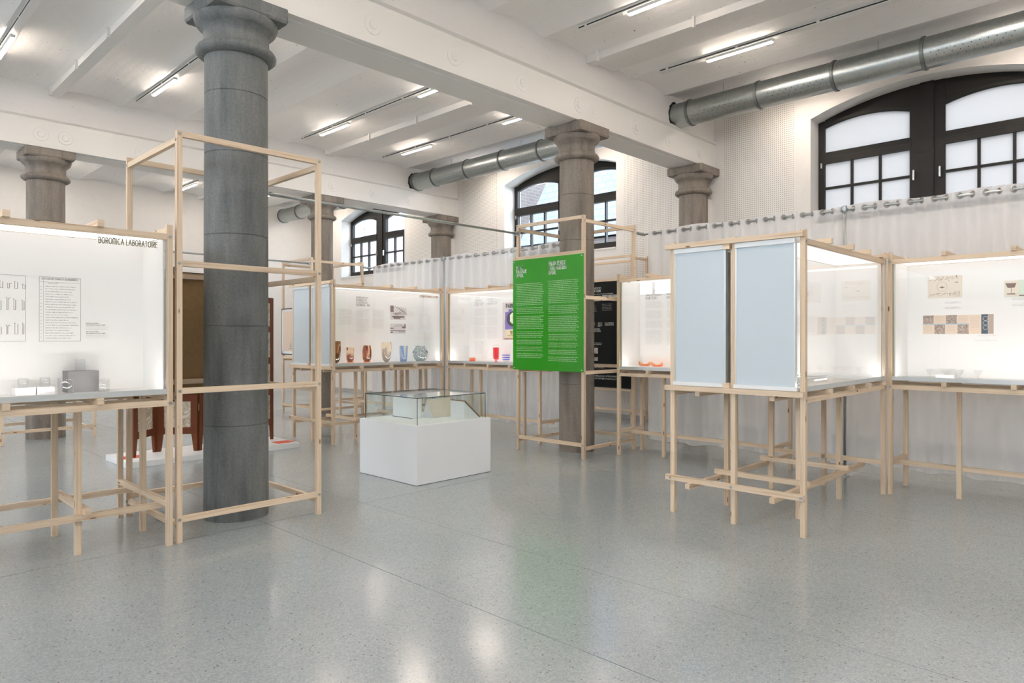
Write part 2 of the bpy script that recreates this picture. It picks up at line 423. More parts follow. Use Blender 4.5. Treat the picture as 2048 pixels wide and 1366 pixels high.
def multi_box(boxes):
    V, F = [], []
    for a, b in boxes:
        lo = [min(p, q) for p, q in zip(a, b)]; hi = [max(p, q) for p, q in zip(a, b)]
        n = len(V); V += boxv(lo, hi); F += [tuple(i+n for i in f) for f in BOXF]
    return V, F
def cyl(p0, p1, r, seg=16, cap=True, r1=None):
    p0, p1 = Vector(p0), Vector(p1); d = (p1-p0).normalized()
    a = d.orthogonal().normalized(); b = d.cross(a); r1 = r if r1 is None else r1
    V = [p0+(a*math.cos(t)+b*math.sin(t))*r for t in [2*PI*i/seg for i in range(seg)]] + [p1+(a*math.cos(t)+b*math.sin(t))*r1 for t in [2*PI*i/seg for i in range(seg)]]
    F = [(i, (i+1) % seg, seg+(i+1) % seg, seg+i) for i in range(seg)]
    if cap: F += [tuple(range(seg-1, -1, -1)), tuple(range(seg, 2*seg))]
    return [tuple(v) for v in V], F
def lathe(c, prof, seg=32, close=False, sxy=None):
    """profile [(r, z)...] turned about the vertical through c"""
    V, F = [], []; m = len(prof)
    for i in range(seg):
        t = 2*PI*i/seg
        for r, z in prof: V.append((c[0]+r*math.cos(t), c[1]+r*math.sin(t)*(sxy or 1), c[2]+z))
    for i in range(seg):
        j = (i+1) % seg
        for k in range(m-1): F.append((i*m+k, j*m+k, j*m+k+1, i*m+k+1))
    if prof[0][0] > 1e-6: F.append(tuple(i*m for i in range(seg-1, -1, -1)))
    if close and prof[-1][0] > 1e-6: F.append(tuple(i*m+m-1 for i in range(seg)))
    return V, F
def torus(c, axis, R, r, sM=14, sm=6):
    ax = Vector(axis).normalized(); a = ax.orthogonal().normalized(); b = ax.cross(a); c = Vector(c); V, F = [], []
    for i in range(sM):
        t = 2*PI*i/sM; d = a*math.cos(t)+b*math.sin(t)
        for j in range(sm):
            p = 2*PI*j/sm; V.append(tuple(c+d*(R+r*math.cos(p))+ax*(r*math.sin(p))))
    for i in range(sM):
        for j in range(sm): F.append((i*sm+j, ((i+1) % sM)*sm+j, ((i+1) % sM)*sm+(j+1) % sm, i*sm+(j+1) % sm))
    return V, F
def merge(*parts):
    V, F = [], []
    for v, f in parts:
        n = len(V); V += list(v); F += [tuple(i+n for i in q) for q in f]
    return V, F

# ---------------------------------------------------------------- lettering (thin drawn capitals)
def _arc(cx, cy, rx, ry, a0, a1, n=7): return [(cx+rx*math.cos(math.radians(a0+(a1-a0)*i/n)), cy+ry*math.sin(math.radians(a0+(a1-a0)*i/n))) for i in range(n+1)]
GL = {
 'A': (.8, [[(0, 0), (.4, 1), (.8, 0)], [(.14, .35), (.66, .35)]]),
 'B': (.62, [[(0, 0), (0, 1), (.3, 1)]+_arc(.3, .77, .26, .23, 90, -90, 5)+[(.05, .54)], [(.3, .54)]+_arc(.32, .27, .3, .27, 90, -90, 5)+[(0, 0)]]),
 'C': (.74, [_arc(.42, .5, .42, .5, 55, 305, 9)]),
 'D': (.74, [[(0, 0), (0, 1), (.25, 1)]+_arc(.25, .5, .49, .5, 90, -90, 8)+[(0, 0)]]),
 'E': (.5, [[(.5, 1), (0, 1), (0, 0), (.5, 0)], [(0, .62), (.42, .62)]]),
 'F': (.5, [[(.5, 1), (0, 1), (0, 0)], [(0, .6), (.42, .6)]]),
 'G': (.8, [_arc(.42, .5, .42, .5, 50, 360, 10)+[(.5, .5)]]),
 'H': (.64, [[(0, 0), (0, 1)], [(.64, 0), (.64, 1)], [(0, .62), (.64, .62)]]),
 'I': (.06, [[(.03, 0), (.03, 1)]]),
 'J': (.4, [[(.4, 1), (.4, .2)]+_arc(.2, .2, .2, .2, 0, -180, 5)]),
 'K': (.6, [[(0, 0), (0, 1)], [(.58, 1), (0, .45)], [(.16, .58), (.6, 0)]]),
 'L': (.5, [[(0, 1), (0, 0), (.5, 0)]]),
 'M': (.84, [[(0, 0), (0, .7)]+_arc(.21, .78, .21, .2, 180, 0, 5)+[(.42, 0)], [(.42, .7)]+_arc(.63, .78, .21, .2, 180, 0, 5)+[(.84, 0)]]),
 'N': (.64, [[(0, 0), (0, 1)], [(0, .75)]+_arc(.32, .7, .32, .3, 160, 0, 5)+[(.64, 0)]]),
 'O': (.92, [_arc(.46, .5, .46, .5, 0, 360, 16)]),
 'P': (.56, [[(0, 0), (0, 1), (.28, 1)]+_arc(.28, .74, .28, .26, 90, -90, 6)+[(0, .48)]]),
 'Q': (.92, [_arc(.46, .5, .46, .5, 0, 360, 16), [(.6, .25), (.92, -.05)]]),
 'R': (.58, [[(0, 0), (0, 1), (.28, 1)]+_arc(.28, .74, .28, .26, 90, -90, 6)+[(0, .48)], [(.25, .48), (.58, 0)]]),
 'S': (.52, [_arc(.27, .76, .24, .24, 40, 250, 6)+_arc(.26, .25, .26, .25, 80, -140, 6)]),
 'T': (.6, [[(0, 1), (.6, 1)], [(.3, 1), (.3, 0)]]),
 'U': (.62, [[(0, 1), (0, .3)]+_arc(.31, .3, .31, .3, 180, 360, 7)+[(.62, 1)]]),
 'V': (.7, [[(0, 1), (0, .45)]+[(.35, 0)]+[(.7, .45), (.7, 1)]]),
 'W': (1.0, [[(0, 1), (.25, 0), (.5, .8), (.75, 0), (1, 1)]]),
 'X': (.66, [[(0, 0), (.66, 1)], [(0, 1), (.66, 0)]]),
 'Y': (.66, [[(0, 1), (.33, .5), (.66, 1)], [(.33, .5), (.33, 0)]]),
 'Z': (.6, [[(0, 1), (.6, 1), (0, 0), (.6, 0)]]),
 '0': (.6, [_arc(.3, .5, .3, .5, 0, 360, 14)]), '1': (.2, [[(0, .8), (.18, 1), (.18, 0)]]),
 '2': (.55, [_arc(.27, .73, .27, .27, 170, -20, 7)+[(0, 0), (.55, 0)]]),
 '3': (.52, [_arc(.24, .76, .24, .24, 150, -90, 7), _arc(.24, .26, .28, .26, 90, -150, 7)]),
 '5': (.52, [[(.5, 1), (.06, 1), (.03, .56)]+_arc(.24, .3, .28, .3, 120, -150, 8)]),
 '7': (.52, [[(0, 1), (.52, 1), (.14, 0)]]), '9': (.54, [_arc(.27, .7, .27, .3, 0, 360, 10), [(.54, .7), (.5, .3), (.2, 0)]]),
 '-': (.36, [[(0, .45), (.36, .45)]]), '.': (.06, [[(.03, 0), (.03, .08)]]), "'": (.06, [[(.03, .78), (.03, 1)]]), ':': (.06, [[(.03, .1), (.03, .2)], [(.03, .6), (.03, .7)]]),
 '!': (.06, [[(.03, .3), (.03, 1)], [(.03, 0), (.03, .08)]]), '|': (.1, [[(.05, 0), (.05, 1)]]),
}
class Plane:
    """a print surface: top-left corner, direction of reading, outward normal"""
    def __init__(self, o, u, n): self.o, self.u, self.n = Vector(o), Vector(u), Vector(n); self.V, self.F = [], []
    def p(self, x, y, d=0.0015): return tuple(self.o+self.u*x+Vector((0, 0, -y))+self.n*d)
    def quad(self, x0, y0, x1, y1, d=0.0015):
        n = len(self.V); self.V += [self.p(x0, y0, d), self.p(x0, y1, d), self.p(x1, y1, d), self.p(x1, y0, d)]; self.F.append((n, n+1, n+2, n+3))
    def poly(self, pts, d=0.0015):
        n = len(self.V); self.V += [self.p(x, y, d) for x, y in pts]; self.F.append(tuple(range(n, n+len(pts))))
    def line(self, x0, y0, x1, y1, w, d=0.0015):
        dx, dy = x1-x0, y1-y0; L = math.hypot(dx, dy) or 1e-9; ex, ey = dx/L*w/2, dy/L*w/2; nx, ny = -ey, ex
        self.poly([(x0-ex+nx, y0-ey+ny), (x0-ex-nx, y0-ey-ny), (x1+ex-nx, y1+ey-ny), (x1+ex+nx, y1+ey+ny)], d)
    def text(self, s, x, y, h, w=0.1, sx=1.0, gap=0.2, d=0.0015):
        """capitals of height h with their top at y; returns the end x"""
        for c in s:
            if c == ' ': x += h*0.34*sx+h*gap*0.5; continue
            gw, strokes = GL.get(c, GL['I'])
            for st in strokes:
                for (a, b), (e, f) in zip(st, st[1:]): self.line(x+a*h*sx, y+(1-b)*h, x+e*h*sx, y+(1-f)*h, w*h, d)
            x += (gw*sx+gap)*h
        return x
    def width(self, s, h, sx=1.0, gap=0.2): return sum(h*0.34*sx+h*gap*0.5 if c == ' ' else (GL.get(c, GL['I'])[0]*sx+gap)*h for c in s)-gap*h
    def fit(self, s, x, y, wd, h, w=0.1, gap=0.2):
        a = self.width(s, h, 1.0, gap); b = self.width(s, h, 0.0, gap); sx = (wd-b)/(a-b); self.text(s, x, y, h, w, sx, gap)
    def body(self, x, y, wd, lines, pitch, h, seed=1, fill=0.5, ragged=0.12, d=0.0015):
        """a block of small running text, as rows of letter strokes set in words"""
        rnd = random.Random(seed); lw = h*0.52
        for k in range(lines):
            end = wd*(1-rnd.random()*ragged); cx = 0.0
            if (k+1) % 100 == 0: end = wd*0.5
            while cx < end-lw:
                for _ in range(rnd.choice((2, 3, 4, 5, 6, 7, 8, 9))):
                    if cx > end-lw: break
                    t = rnd.random(); top = 0.28 if t < 0.62 else 0.0
                    self.quad(x+cx, y+k*pitch+top*h, x+cx+lw*fill, y+k*pitch+h, d)
                    if rnd.random() < 0.55: self.quad(x+cx+lw*fill, y+k*pitch+h*(0.28 if rnd.random() < .5 else 0.8), x+cx+lw*0.95, y+k*pitch+h*(0.46 if rnd.random() < .5 else 1.0), d)
                    cx += lw
                cx += lw*0.85
    def rect(self, x0, y0, x1, y1, w, d=0.0015):
        self.line(x0, y0, x1, y0, w, d); self.line(x1, y0, x1, y1, w, d); self.line(x1, y1, x0, y1, w, d); self.line(x0, y1, x0, y0, w, d)
    def done(self, name, mat, parent): 
        o = mk(name, self.V, self.F, mat, parent); self.V, self.F = [], []; return o

# ================================================================ THE ROOM
XW, XL, YF, YB = 11.2, -7.2, -8.2, 19.3      # window wall, far side, behind, back wall
# floor: poured slabs between sawn joints
fl = structure(thing('floor', kind='structure'))
box('floor_base', (XL-.3, YF-.3, -0.3), (XW+.4, YB+.3, -0.012), M['joint'], fl)
xs = [XL, -2.15, 0.3, 2.76, 3.75, 6.73, 8.7, XW]; ys = [YF, -1.28, 5.62, 12.5, YB]; g = 0.003
for i in range(len(xs)-1):
    for j in range(len(ys)-1):
        box('floor_slab', (xs[i]+g, ys[j]+g, -0.012), (xs[i+1]-g, ys[j+1]-g, 0), M['terrazzo'], fl)

# ceiling: shallow masonry vaults spanning between joists 0.978 m apart
CUSP = [2.71+0.978*k for k in range(-11, 10)]
Z0, ZC = 5.475, 5.545
V, F = [], []; seg = 8; px = []
edges = [XL]+[c for c in CUSP if XL < c < XW]+[XW]
for a, b in zip(edges, edges[1:]):
    for k in range(seg):
        t = k/seg; full = 0.978; mid = (a+b)/2
        px.append((a+(b-a)*t, Z0+(ZC-Z0)*(1-(2*t-1)**2)))
px.append((XW, Z0))
for x, z in px: V += [(x, YF, z), (x, YB, z)]
for i in range(len(px)-1): F.append((2*i, 2*i+2, 2*i+3, 2*i+1))
n = len(V); V += [(XL, YF, 5.9), (XW, YF, 5.9), (XW, YB, 5.9), (XL, YB, 5.9)]; F.append((n, n+1, n+2, n+3))
ceil = mk('ceiling', V, F, M['vault'], kind='structure')
# boxed joists on the column lines
def joists(y0, y1):
    for xj, w in ((7.52, 0.17), (2.66, 0.15), (-2.2, 0.17)):
        t = thing('trim_1', kind='structure', loc=(xj, (y0+y1)/2, 5.45))
        box('joist_casing', (xj, y0, 5.40), (xj+w, y1, 5.53), M['steel_white'], t)
        if xj > 7: box('joist_flange', (xj+w, y0, 5.455), (xj+.62, y1, 5.53), M['masonry'], t)
        k = 0
        y = y0+0.35
        while y < y1:
            box('joist_hanger', (xj-.035, y, 5.365), (xj, y+.03, 5.52), M['steel_white'], t); y += 1.45
for a, b in ((YF, -1.09), (-0.54, 5.83), (6.33, 12.68), (13.18, YB)): joists(a, b)

# main girders: riveted steel boxes on the columns with painted masonry above
def girder(y0, y1, num, xs_bolt, face=-1):
    t = structure(thing('trim_%d' % num, kind='structure', loc=(2, (y0+y1)/2, 4.57)))
    zb = 4.57
    prof = [(y0, zb), (y0, 4.985), (y0+.012, 5.0), (y0-.03, 5.02), (y0-.03, 5.04), (y0+.03, 5.06), (y0+.03, 5.6), (y1-.03, 5.6), (y1-.03, 5.06), (y1+.03, 5.04), (y1+.03, 5.02), (y1-.012, 5.0), (y1, 4.985), (y1, zb)]
    m = len(prof); V = [(XL, y, z) for y, z in prof[:5]+prof[9:]]+[(XW, y, z) for y, z in prof[:5]+prof[9:]]
    k = 10
    F = [(i, (i+1) % k, k+(i+1) % k, k+i) for i in range(k)]+[tuple(range(k-1, -1, -1)), tuple(range(k, 2*k))]
    mk('girder_box', V, F, M['steel_white'], t)
    box('girder_upstand', (XL, y0+.03, 5.03), (XW, y1-.03, 5.62), M['masonry'], t)
    box('soffit_plate', (XL, y0+.10, zb-.012), (XW, y1-.10, zb), M['steel_white'], t)
    for x in xs_bolt:
        v, f = lathe((0, 0, 0), [(.105, 0), (.099, .007), (.05, .008), (.044, .018), (.02, .02), (0, .02)], 20)
        yy = y0; V2 = [(x+p[0], yy-p[2], 4.765+p[1]) for p in v]
        mk('bolt_plate', V2, [tuple(reversed(q)) for q in f], M['steel_white'], t, smooth=False)
girder(5.81, 6.36, 2, [-1.1, 0.3, 1.5, 2.5, 2.83, 3.99, 5.08, 6.2, 7.33, 7.66, 8.72, 9.66, 10.66])
girder(12.66, 13.21, 3, [-1.1, 0.3, 1.5, 2.55, 2.88, 4.0, 5.1, 6.2, 7.36, 7.7, 8.71, 9.71, 10.7])
girder(-1.09, -0.54, 4, [])

# window wall with segmental-arched openings
WIN = [2.6, 9.5, 16.4, -4.3]; HW = 1.56; ZS, ZA, ZSILL = 5.10, 5.385, 3.40; XG = 11.75; XFR = 11.55
def arch_z(dy, hw=HW, zs=ZS, za=ZA):
    s = za-zs; R = (hw*hw+s*s)/(2*s); return zs-(R-s)+math.sqrt(max(R*R-dy*dy, 0))
V, F = [], []
def wq(*p):
    n = len(V); V.extend(p); F.append(tuple(range(n, n+len(p))))
def wall_face(y0, y1, z0, z1): wq((XW, y0, z0), (XW, y0, z1), (XW, y1, z1), (XW, y1, z0))
centres = sorted(WIN); cur = YF
for c in centres:
    wall_face(cur, c-HW, 0, 5.62); cur = c+HW
    wall_face(c-HW, c+HW, 0, ZSILL)
    K = 20; ysn = [c-HW+2*HW*i/K for i in range(K+1)]
    for a, b in zip(ysn, ysn[1:]):
        za, zb = arch_z(a-c), arch_z(b-c)
        wq((XW, a, za), (XW, a, 5.62), (XW, b, 5.62), (XW, b, zb))
        wq((XW, a, za), (XW, b, zb), (XG, b, zb), (XG, a, za))
    wq((XW, c-HW, ZSILL), (XW, c-HW, ZS), (XG, c-HW, ZS), (XG, c-HW, ZSILL))
    wq((XW, c+HW, ZSILL), (XG, c+HW, ZSILL), (XG, c+HW, ZS), (XW, c+HW, ZS))
    wq((XW, c-HW, ZSILL), (XG, c-HW, ZSILL), (XG, c+HW, ZSILL), (XW, c+HW, ZSILL))
wall_face(cur, YB, 0, 5.62)
# outer skin
cur = YF
for c in centres:
    wq((XG, cur, 0), (XG, c-HW, 0), (XG, c-HW, 6.5), (XG, cur, 6.5)); cur = c+HW
    wq((XG, c-HW, 0), (XG, c+HW, 0), (XG, c+HW, ZSILL), (XG, c-HW, ZSILL))
    for a, b in zip([c-HW+2*HW*i/10 for i in range(11)], [c-HW+2*HW*i/10 for i in range(1, 11)]):
        wq((XG, a, arch_z(a-c)), (XG, b, arch_z(b-c)), (XG, b, 6.5), (XG, a, 6.5))
wq((XG, cur, 0), (XG, YB, 0), (XG, YB, 6.5), (XG, cur, 6.5))
wall_r = mk('wall_right', V, F, M['plaster'], kind='structure')
for c, (a, b) in zip(('near',)*4, ((4.41, 5.63), (6.52, 7.74), (11.3, 12.5), (13.42, 14.62))):
    box('acoustic_board', (XW-.006, a, 0.3), (XW, b, 5.44), M['perforated'], wall_r)
for yc in (6.05, 12.97):
    box('pilaster_lining', (10.90, yc-.17, 0), (XW, yc+.30, 4.05), M['plaster'], wall_r)
box('baseboard_right', (XW-.015, YF, 0), (XW, YB, 0.09), simple('grey_skirting', (0.42, 0.42, 0.42), 0.6), kind='structure')
for c in WIN: box('window_sill', (XW-.02, c-HW, ZSILL-.03), (XG-.02, c+HW, ZSILL+.004), M['steel_white'], wall_r)

wall_b = box('wall_back', (XL-.2, YB, 0), (XG, YB+.2, 6.0), M['plaster'], kind='structure')
box('baseboard_back', (XL, YB-.015, 0), (XW, YB, 0.10), M['steel_white'], kind='structure')
box('wall_front', (XL-.2, YF-.2, 0), (XG, YF, 6.0), M['plaster'], kind='structure')
# opposite wall, out of view, with the same bays of windows
wl = structure(thing('wall_left', kind='structure', loc=(XL, 5, 0)))
cur = YF
for c in (-6.3, 0.6, 7.5, 14.4):
    box('wall_pier', (XL-.3, cur, 0), (XL, c-HW, 6.0), M['plaster'], wl); cur = c+HW
    box('wall_apron', (XL-.3, c-HW, 0), (XL, c+HW, 3.2), M['plaster'], wl)
    box('wall_lintel', (XL-.3, c-HW, 5.3), (XL, c+HW, 6.0), M['plaster'], wl)
    w = structure(thing('window_5', kind='structure', loc=(XL-.15, c, 3.2)))
    for y in (c-HW, c-.04, c+HW-.08): box('window_frame', (XL-.2, y, 3.2), (XL-.12, y+.08, 5.3), M['frame_dark'], w)
    for z in (3.2, 4.3, 5.22): box('window_rail', (XL-.2, c-HW, z), (XL-.12, c+HW, z+.08), M['frame_dark'], w)
    portal((XL-.25, c, 4.25), (0, -PI/2, 0), 2.1, 2*HW)
box('wall_pier', (XL-.3, cur, 0), (XL, YB, 6.0), M['plaster'], wl)
for c in WIN: portal((XG-.05, c, 4.35), (0, PI/2, 0), 2.0, 2*HW)

# windows of the window wall
def frame_window(c, num, glass, frosted=False):
    t = structure(thing('window_%d' % num, kind='structure', loc=(XFR, c, ZSILL)))
    fm = M['frame_dark']; x0, x1 = XFR, XFR+.08
    # arched infill and outer frame: the arch head minus the two sashes' own arched lights
    def pane_top(dy, half):      # dy from the light's centre
        return arch_z(dy, 0.615, 5.005, 5.105)
    lights = [(c+.23, c+1.46), (c-1.46, c-.23)]
    # head panel pieces above each light, up to the arch
    K = 14
    for a, b in lights:
        V, F = [], []
        cc = (a+b)/2
        pts = [a+(b-a)*i/K for i in range(K+1)]
        for p, q in zip(pts, pts[1:]):
            n = len(V)
            V += [(x0, p, pane_top(p-cc, .615)), (x0, q, pane_top(q-cc, .615)), (x0, q, arch_z(q-c)), (x0, p, arch_z(p-c)),
                  (x1, p, pane_top(p-cc, .615)), (x1, q, pane_top(q-cc, .615)), (x1, q, arch_z(q-c)), (x1, p, arch_z(p-c))]
            F += [(n, n+3, n+2, n+1), (n+4, n+5, n+6, n+7), (n, n+1, n+5, n+4)]
        mk('arched_head', V, F, fm, t)
        # moulded inner bead following the light's arch
        V, F = [], []
        for p, q in zip(pts, pts[1:]):
            n = len(V)
            for y in (p, q):
                z = pane_top(y-cc, .615)
                V += [(x0-.025, y, z), (x0-.025, y, z+.05), (x0, y, z+.06)]
            F += [(n, n+3, n+4, n+1), (n+1, n+4, n+5, n+2)]
        mk('arched_bead', V, F, fm, t)
        box('transom', (x0-.02, a-.02, 4.425), (x1, b+.02, 4.605), fm, t)
        box('transom_groove', (x0-.024, a-.02, 4.512), (x0-.019, b+.02, 4.520), M['slot'], t)
        box('bottom_rail', (x0-.02, a-.02, ZSILL), (x1, b+.02, ZSILL+.17), fm, t)
        for k in (1, 2):
            y = a+(b-a)*k/3; box('glazing_bar', (x0-.005, y-.018, ZSILL+.17), (x1-.02, y+.018, 4.425), fm, t)
        z = 4.025; box('glazing_bar', (x0-.004, a, z-.018), (x1-.022, b, z+.018), fm, t)
        # panes, each its own sheet
        gx = x0+.035
        V, F = [], []
        for p, q in zip(pts, pts[1:]):
            n = len(V); V += [(gx, p, 4.605), (gx, q, 4.605), (gx, q, pane_top(q-cc, .615)), (gx, p, pane_top(p-cc, .615))]; F.append((n, n+1, n+2, n+3))
        mk('arched_pane', V, F, glass, t)
        for k in range(3):
            for z0, z1 in ((ZSILL+.17, 4.007), (4.043, 4.425)):
                ya, yb = a+(b-a)*k/3, a+(b-a)*(k+1)/3
                mk('pane', [(gx, ya, z0), (gx, yb, z0), (gx, yb, z1), (gx, ya, z1)], [(0, 1, 2, 3)], glass, t)
        h = box('window_handle', (x0-.065, (b-.0 if a < c else a)+(.05 if a < c else -.07), 3.95), (x0-.02, (b if a < c else a)+(.07 if a < c else -.05), 4.10), M['alu'], t)
    box('mullion', (x0-.01, c-.23, ZSILL), (x1, c+.23, arch_z(.2)-.0), fm, t)
    box('mullion_cover', (x0-.035, c-.09, ZSILL), (x0-.01, c+.09, arch_z(.1)), fm, t)
    box('jamb', (x0-.01, c+1.46, ZSILL), (x1, c+HW, arch_z(1.52)), fm, t)
    box('jamb', (x0-.01, c-HW, ZSILL), (x1, c-1.46, arch_z(1.52)), fm, t)
    box('hinge', (x0-.03, c+1.50, 4.36), (x0-.01, c+1.52, 4.44), M['alu'], t)
frame_window(2.6, 1, M['frosted'], True)
frame_window(9.5, 2, M['window_glass'])
frame_window(16.4, 3, M['window_glass'])
frame_window(-4.3, 4, M['frosted'], True)

# ---------------------------------------------------------------- outside
box('ground', (XG+.05, -40, -0.4), (80, 80, -0.3), M['asphalt'], kind='structure')
b1 = thing('slate_roofed_house', 'house with a steep blue slate roof outside the middle arched window', 'building', (21, 15.5, 0))
box('house_wall', (20.0, 8.0, -0.3), (28, 18.3, 5.2), M['brick'], b1)
V = [(19.6, 7.6, 5.2), (19.6, 18.6, 5.2), (28, 18.6, 5.2), (28, 7.6, 5.2), (21.6, 9.0, 11.5), (21.6, 16.6, 11.5), (26, 16.6, 11.5), (26, 9.0, 11.5)]
mk('mansard_roof', V, [(0, 4, 5, 1), (1, 5, 6, 2), (2, 6, 7, 3), (3, 7, 4, 0), (4, 7, 6, 5)], M['slate'], b1)
for y0, y1 in ((12.4, 13.9), (9.6, 11.1)):
    d = box('dormer', (19.9, y0, 7.0), (22.2, y1, 8.9), M['facade_white'], b1)
    box('dormer_pane', (19.88, y0+.15, 7.2), (19.9, y1-.15, 8.7), M['sky_blue'], d)
b2 = thing('brick_house', 'red brick house outside the farthest arched window', 'building', (20, 27, 0))
box('house_wall', (18.2, 21.5, -0.3), (27, 36, 12.0), M['brick'], b2)
for y0 in (23.3, 27.2, 31.0):
    for z0 in (2.2, 6.2):
        w = box('house_window', (18.16, y0, z0), (18.2, y0+1.2, z0+2.2), M['facade_white'], b2)
        box('window_pane', (18.15, y0+.12, z0+.12), (18.16, y0+1.08, z0+2.08), M['sky_blue'], w)

# ================================================================ COLUMNS
def column(x, y, mat, label, R=0.25, drums=(0, 0.93, 1.72, 2.55, 3.42, 3.84)):
    t = thing('stone_column', label, 'column', (x, y, 0), 'stone columns carrying the girders')
    zt = 4.57; zn = 4.085
    zs = [z for z in drums if z < zn-.1]+[zn]
    for a, b in zip(zs, zs[1:]):
        taper = lambda z: R*(1.015-0.03*z/zn)
        e = 0.006
        v, f = lathe((x, y, 0), [(taper(a)-e*(a > 0), a), (taper(a), a+e), (taper(b), b-e), (taper(b)-e, b)], 40, True)
        mk('column_drum', v, f, mat, t, smooth=False)
    v, f = lathe((x, y, 0), [(R*.955, 0.02), (R*.955, zn)], 40, True); mk('column_core', v, f, M['stone_joint'], t)
    # astragal, neck, echinus
    r = R*0.985
    prof = [(r, zn), (r+.045, zn+.012), (r+.072, zn+.035), (r+.075, zn+.06), (r+.06, zn+.085), (r+.03, zn+.10), (r+.02, zn+.115), (r+.012, zn+.15), (r+.012, zn+.235), (r+.028, zn+.24), (r+.03, zn+.255), (r+.05, zn+.262), (r+.075, zn+.29), (r+.09, zn+.335), (r+.088, zn+.345), (r+.06, zn+.348)]
    v, f = lathe((x, y, 0), prof, 48, True); mk('column_capital', v, f, mat, t, smooth=True)
    a = 0.335; z0 = zn+.345
    pts = [(-a, -a), (a, -a), (a, a), (-a, a)]
    cc = 0.02
    oct_ = [(-a+cc, -a), (a-cc, -a), (a, -a+cc), (a, a-cc), (a-cc, a), (-a+cc, a), (-a, a-cc), (-a, -a+cc)]
    V = [(x+p*.97, y+q*.97, z0) for p, q in oct_]+[(x+p, y+q, z0+.02) for p, q in oct_]+[(x+p, y+q, zt-.012) for p, q in oct_]
    F = [tuple(range(7, -1, -1)), tuple(range(16, 24))]+[(k*8+i, k*8+(i+1) % 8, k*8+8+(i+1) % 8, k*8+8+i) for k in (0, 1) for i in range(8)]
    mk('abacus', V, F, mat, t)
    return t
column(2.705, 6.07, M['stone_daylit'], 'large stone column coloured as in dim daylight, nearest the camera, inside the left timber tower', 0.271, (0, 0.83, 1.70, 2.50, 3.22, 3.75))
column(7.62, 6.08, M['stone'], 'grey stone column behind the green text panel', 0.247, (0, 0.95, 1.66, 2.25, 2.96, 3.60))
column(10.86, 6.05, M['stone'], 'stone column against the window wall beside the near arched window', 0.25, (0, 1.3, 2.2, 3.0))
column(2.68, 12.97, M['stone'], 'stone column at far left above the lit laboratory case', 0.265, (0, 1.2, 2.3, 3.44))
column(7.63, 12.98, M['stone'], 'stone column behind the tall left timber tower, beside the far arched window', 0.228, (0, 1.2, 2.3, 3.2))
column(10.92, 12.98, M['stone'], 'stone column half sunk in the wall between middle and far windows', 0.25, (0, 1.3, 2.2, 3.0))

# ================================================================ DUCT
dct = thing('ventilation_duct', 'galvanised round ventilation duct running along the window wall', 'duct', (9.9, 5, 5.21))
DX, DZ, DR = 9.9, 5.215, 0.195
cuts = [-4.0, -2.9, -1.8]+[0.1, 1.18, 2.254, 3.334, 4.415, 5.55]+[6.6, 7.68, 8.741, 9.787, 10.844, 11.929, 12.6]+[13.6, 14.7, 15.8, 16.9, 18.0, 19.0]
prev = -6.0
for cc in cuts:
    v, f = cyl((DX, prev, DZ), (DX, cc, DZ), DR, 40, False); mk('duct_section', v, f, M['galv'], dct, smooth=True)
    v, f = merge(cyl((DX, cc-.016, DZ), (DX, cc+.013, DZ), DR+.017, 40), cyl((DX, cc-.026, DZ), (DX, cc+.026, DZ), DR+.005, 40)); mk('duct_collar', v, f, M['collar'], dct)
    prev = cc
for a, b in ((4.5, 5.5), (3.4, 4.3), (1.25, 2.2), (8.8, 9.7), (9.85, 10.8), (10.9, 11.9)):
    V, F = [], []
    for row, (ang, r) in enumerate(((200, .007), (214, .006), (228, .005))):
        y = a+.05+.03*row
        while y < b-.03:
            for aa in (ang,):
                th = math.radians(aa); c0 = Vector((DX+math.cos(th)*(DR+.0012), y, DZ+math.sin(th)*(DR+.0012))); tn = Vector((-math.sin(th), 0, math.cos(th)))
                n = len(V)
                for k in range(6): V.append(tuple(c0+tn*r*math.cos(k*PI/3)+Vector((0, r*math.sin(k*PI/3), 0))))
                F.append(tuple(range(n, n+6)))
            y += 0.085
    o = mk('vent_holes', V, F, M['dark_hole'], dct, kind='stuff')
for y in (0.6, 2.8, 5.0, 7.2, 9.3, 11.4):
    v, f = cyl((DX, y, DZ+DR-.005), (DX, y, 5.56), 0.004, 6); mk('duct_hanger', v, f, M['zinc'], dct)
def ring(y, sgn):
    V, F = [], []; K = 30; rnd = random.Random(int(y*10))
    for i in range(K):
        t = 2*PI*i/K; e = .012+.03*rnd.random()+(.05 if 3.9 < t < 5.0 else 0)
        for rr in (DR-.01, DR+e): V.append((DX+math.cos(t)*rr, y, DZ+math.sin(t)*rr))
    for i in range(K): F.append((2*i, 2*i+1, (2*i+3) % (2*K), (2*i+2) % (2*K)))
    mk('ragged_wall_opening', V, F, M['dark_hole'], dct)
for y in (5.836, 12.686): ring(y, -1)

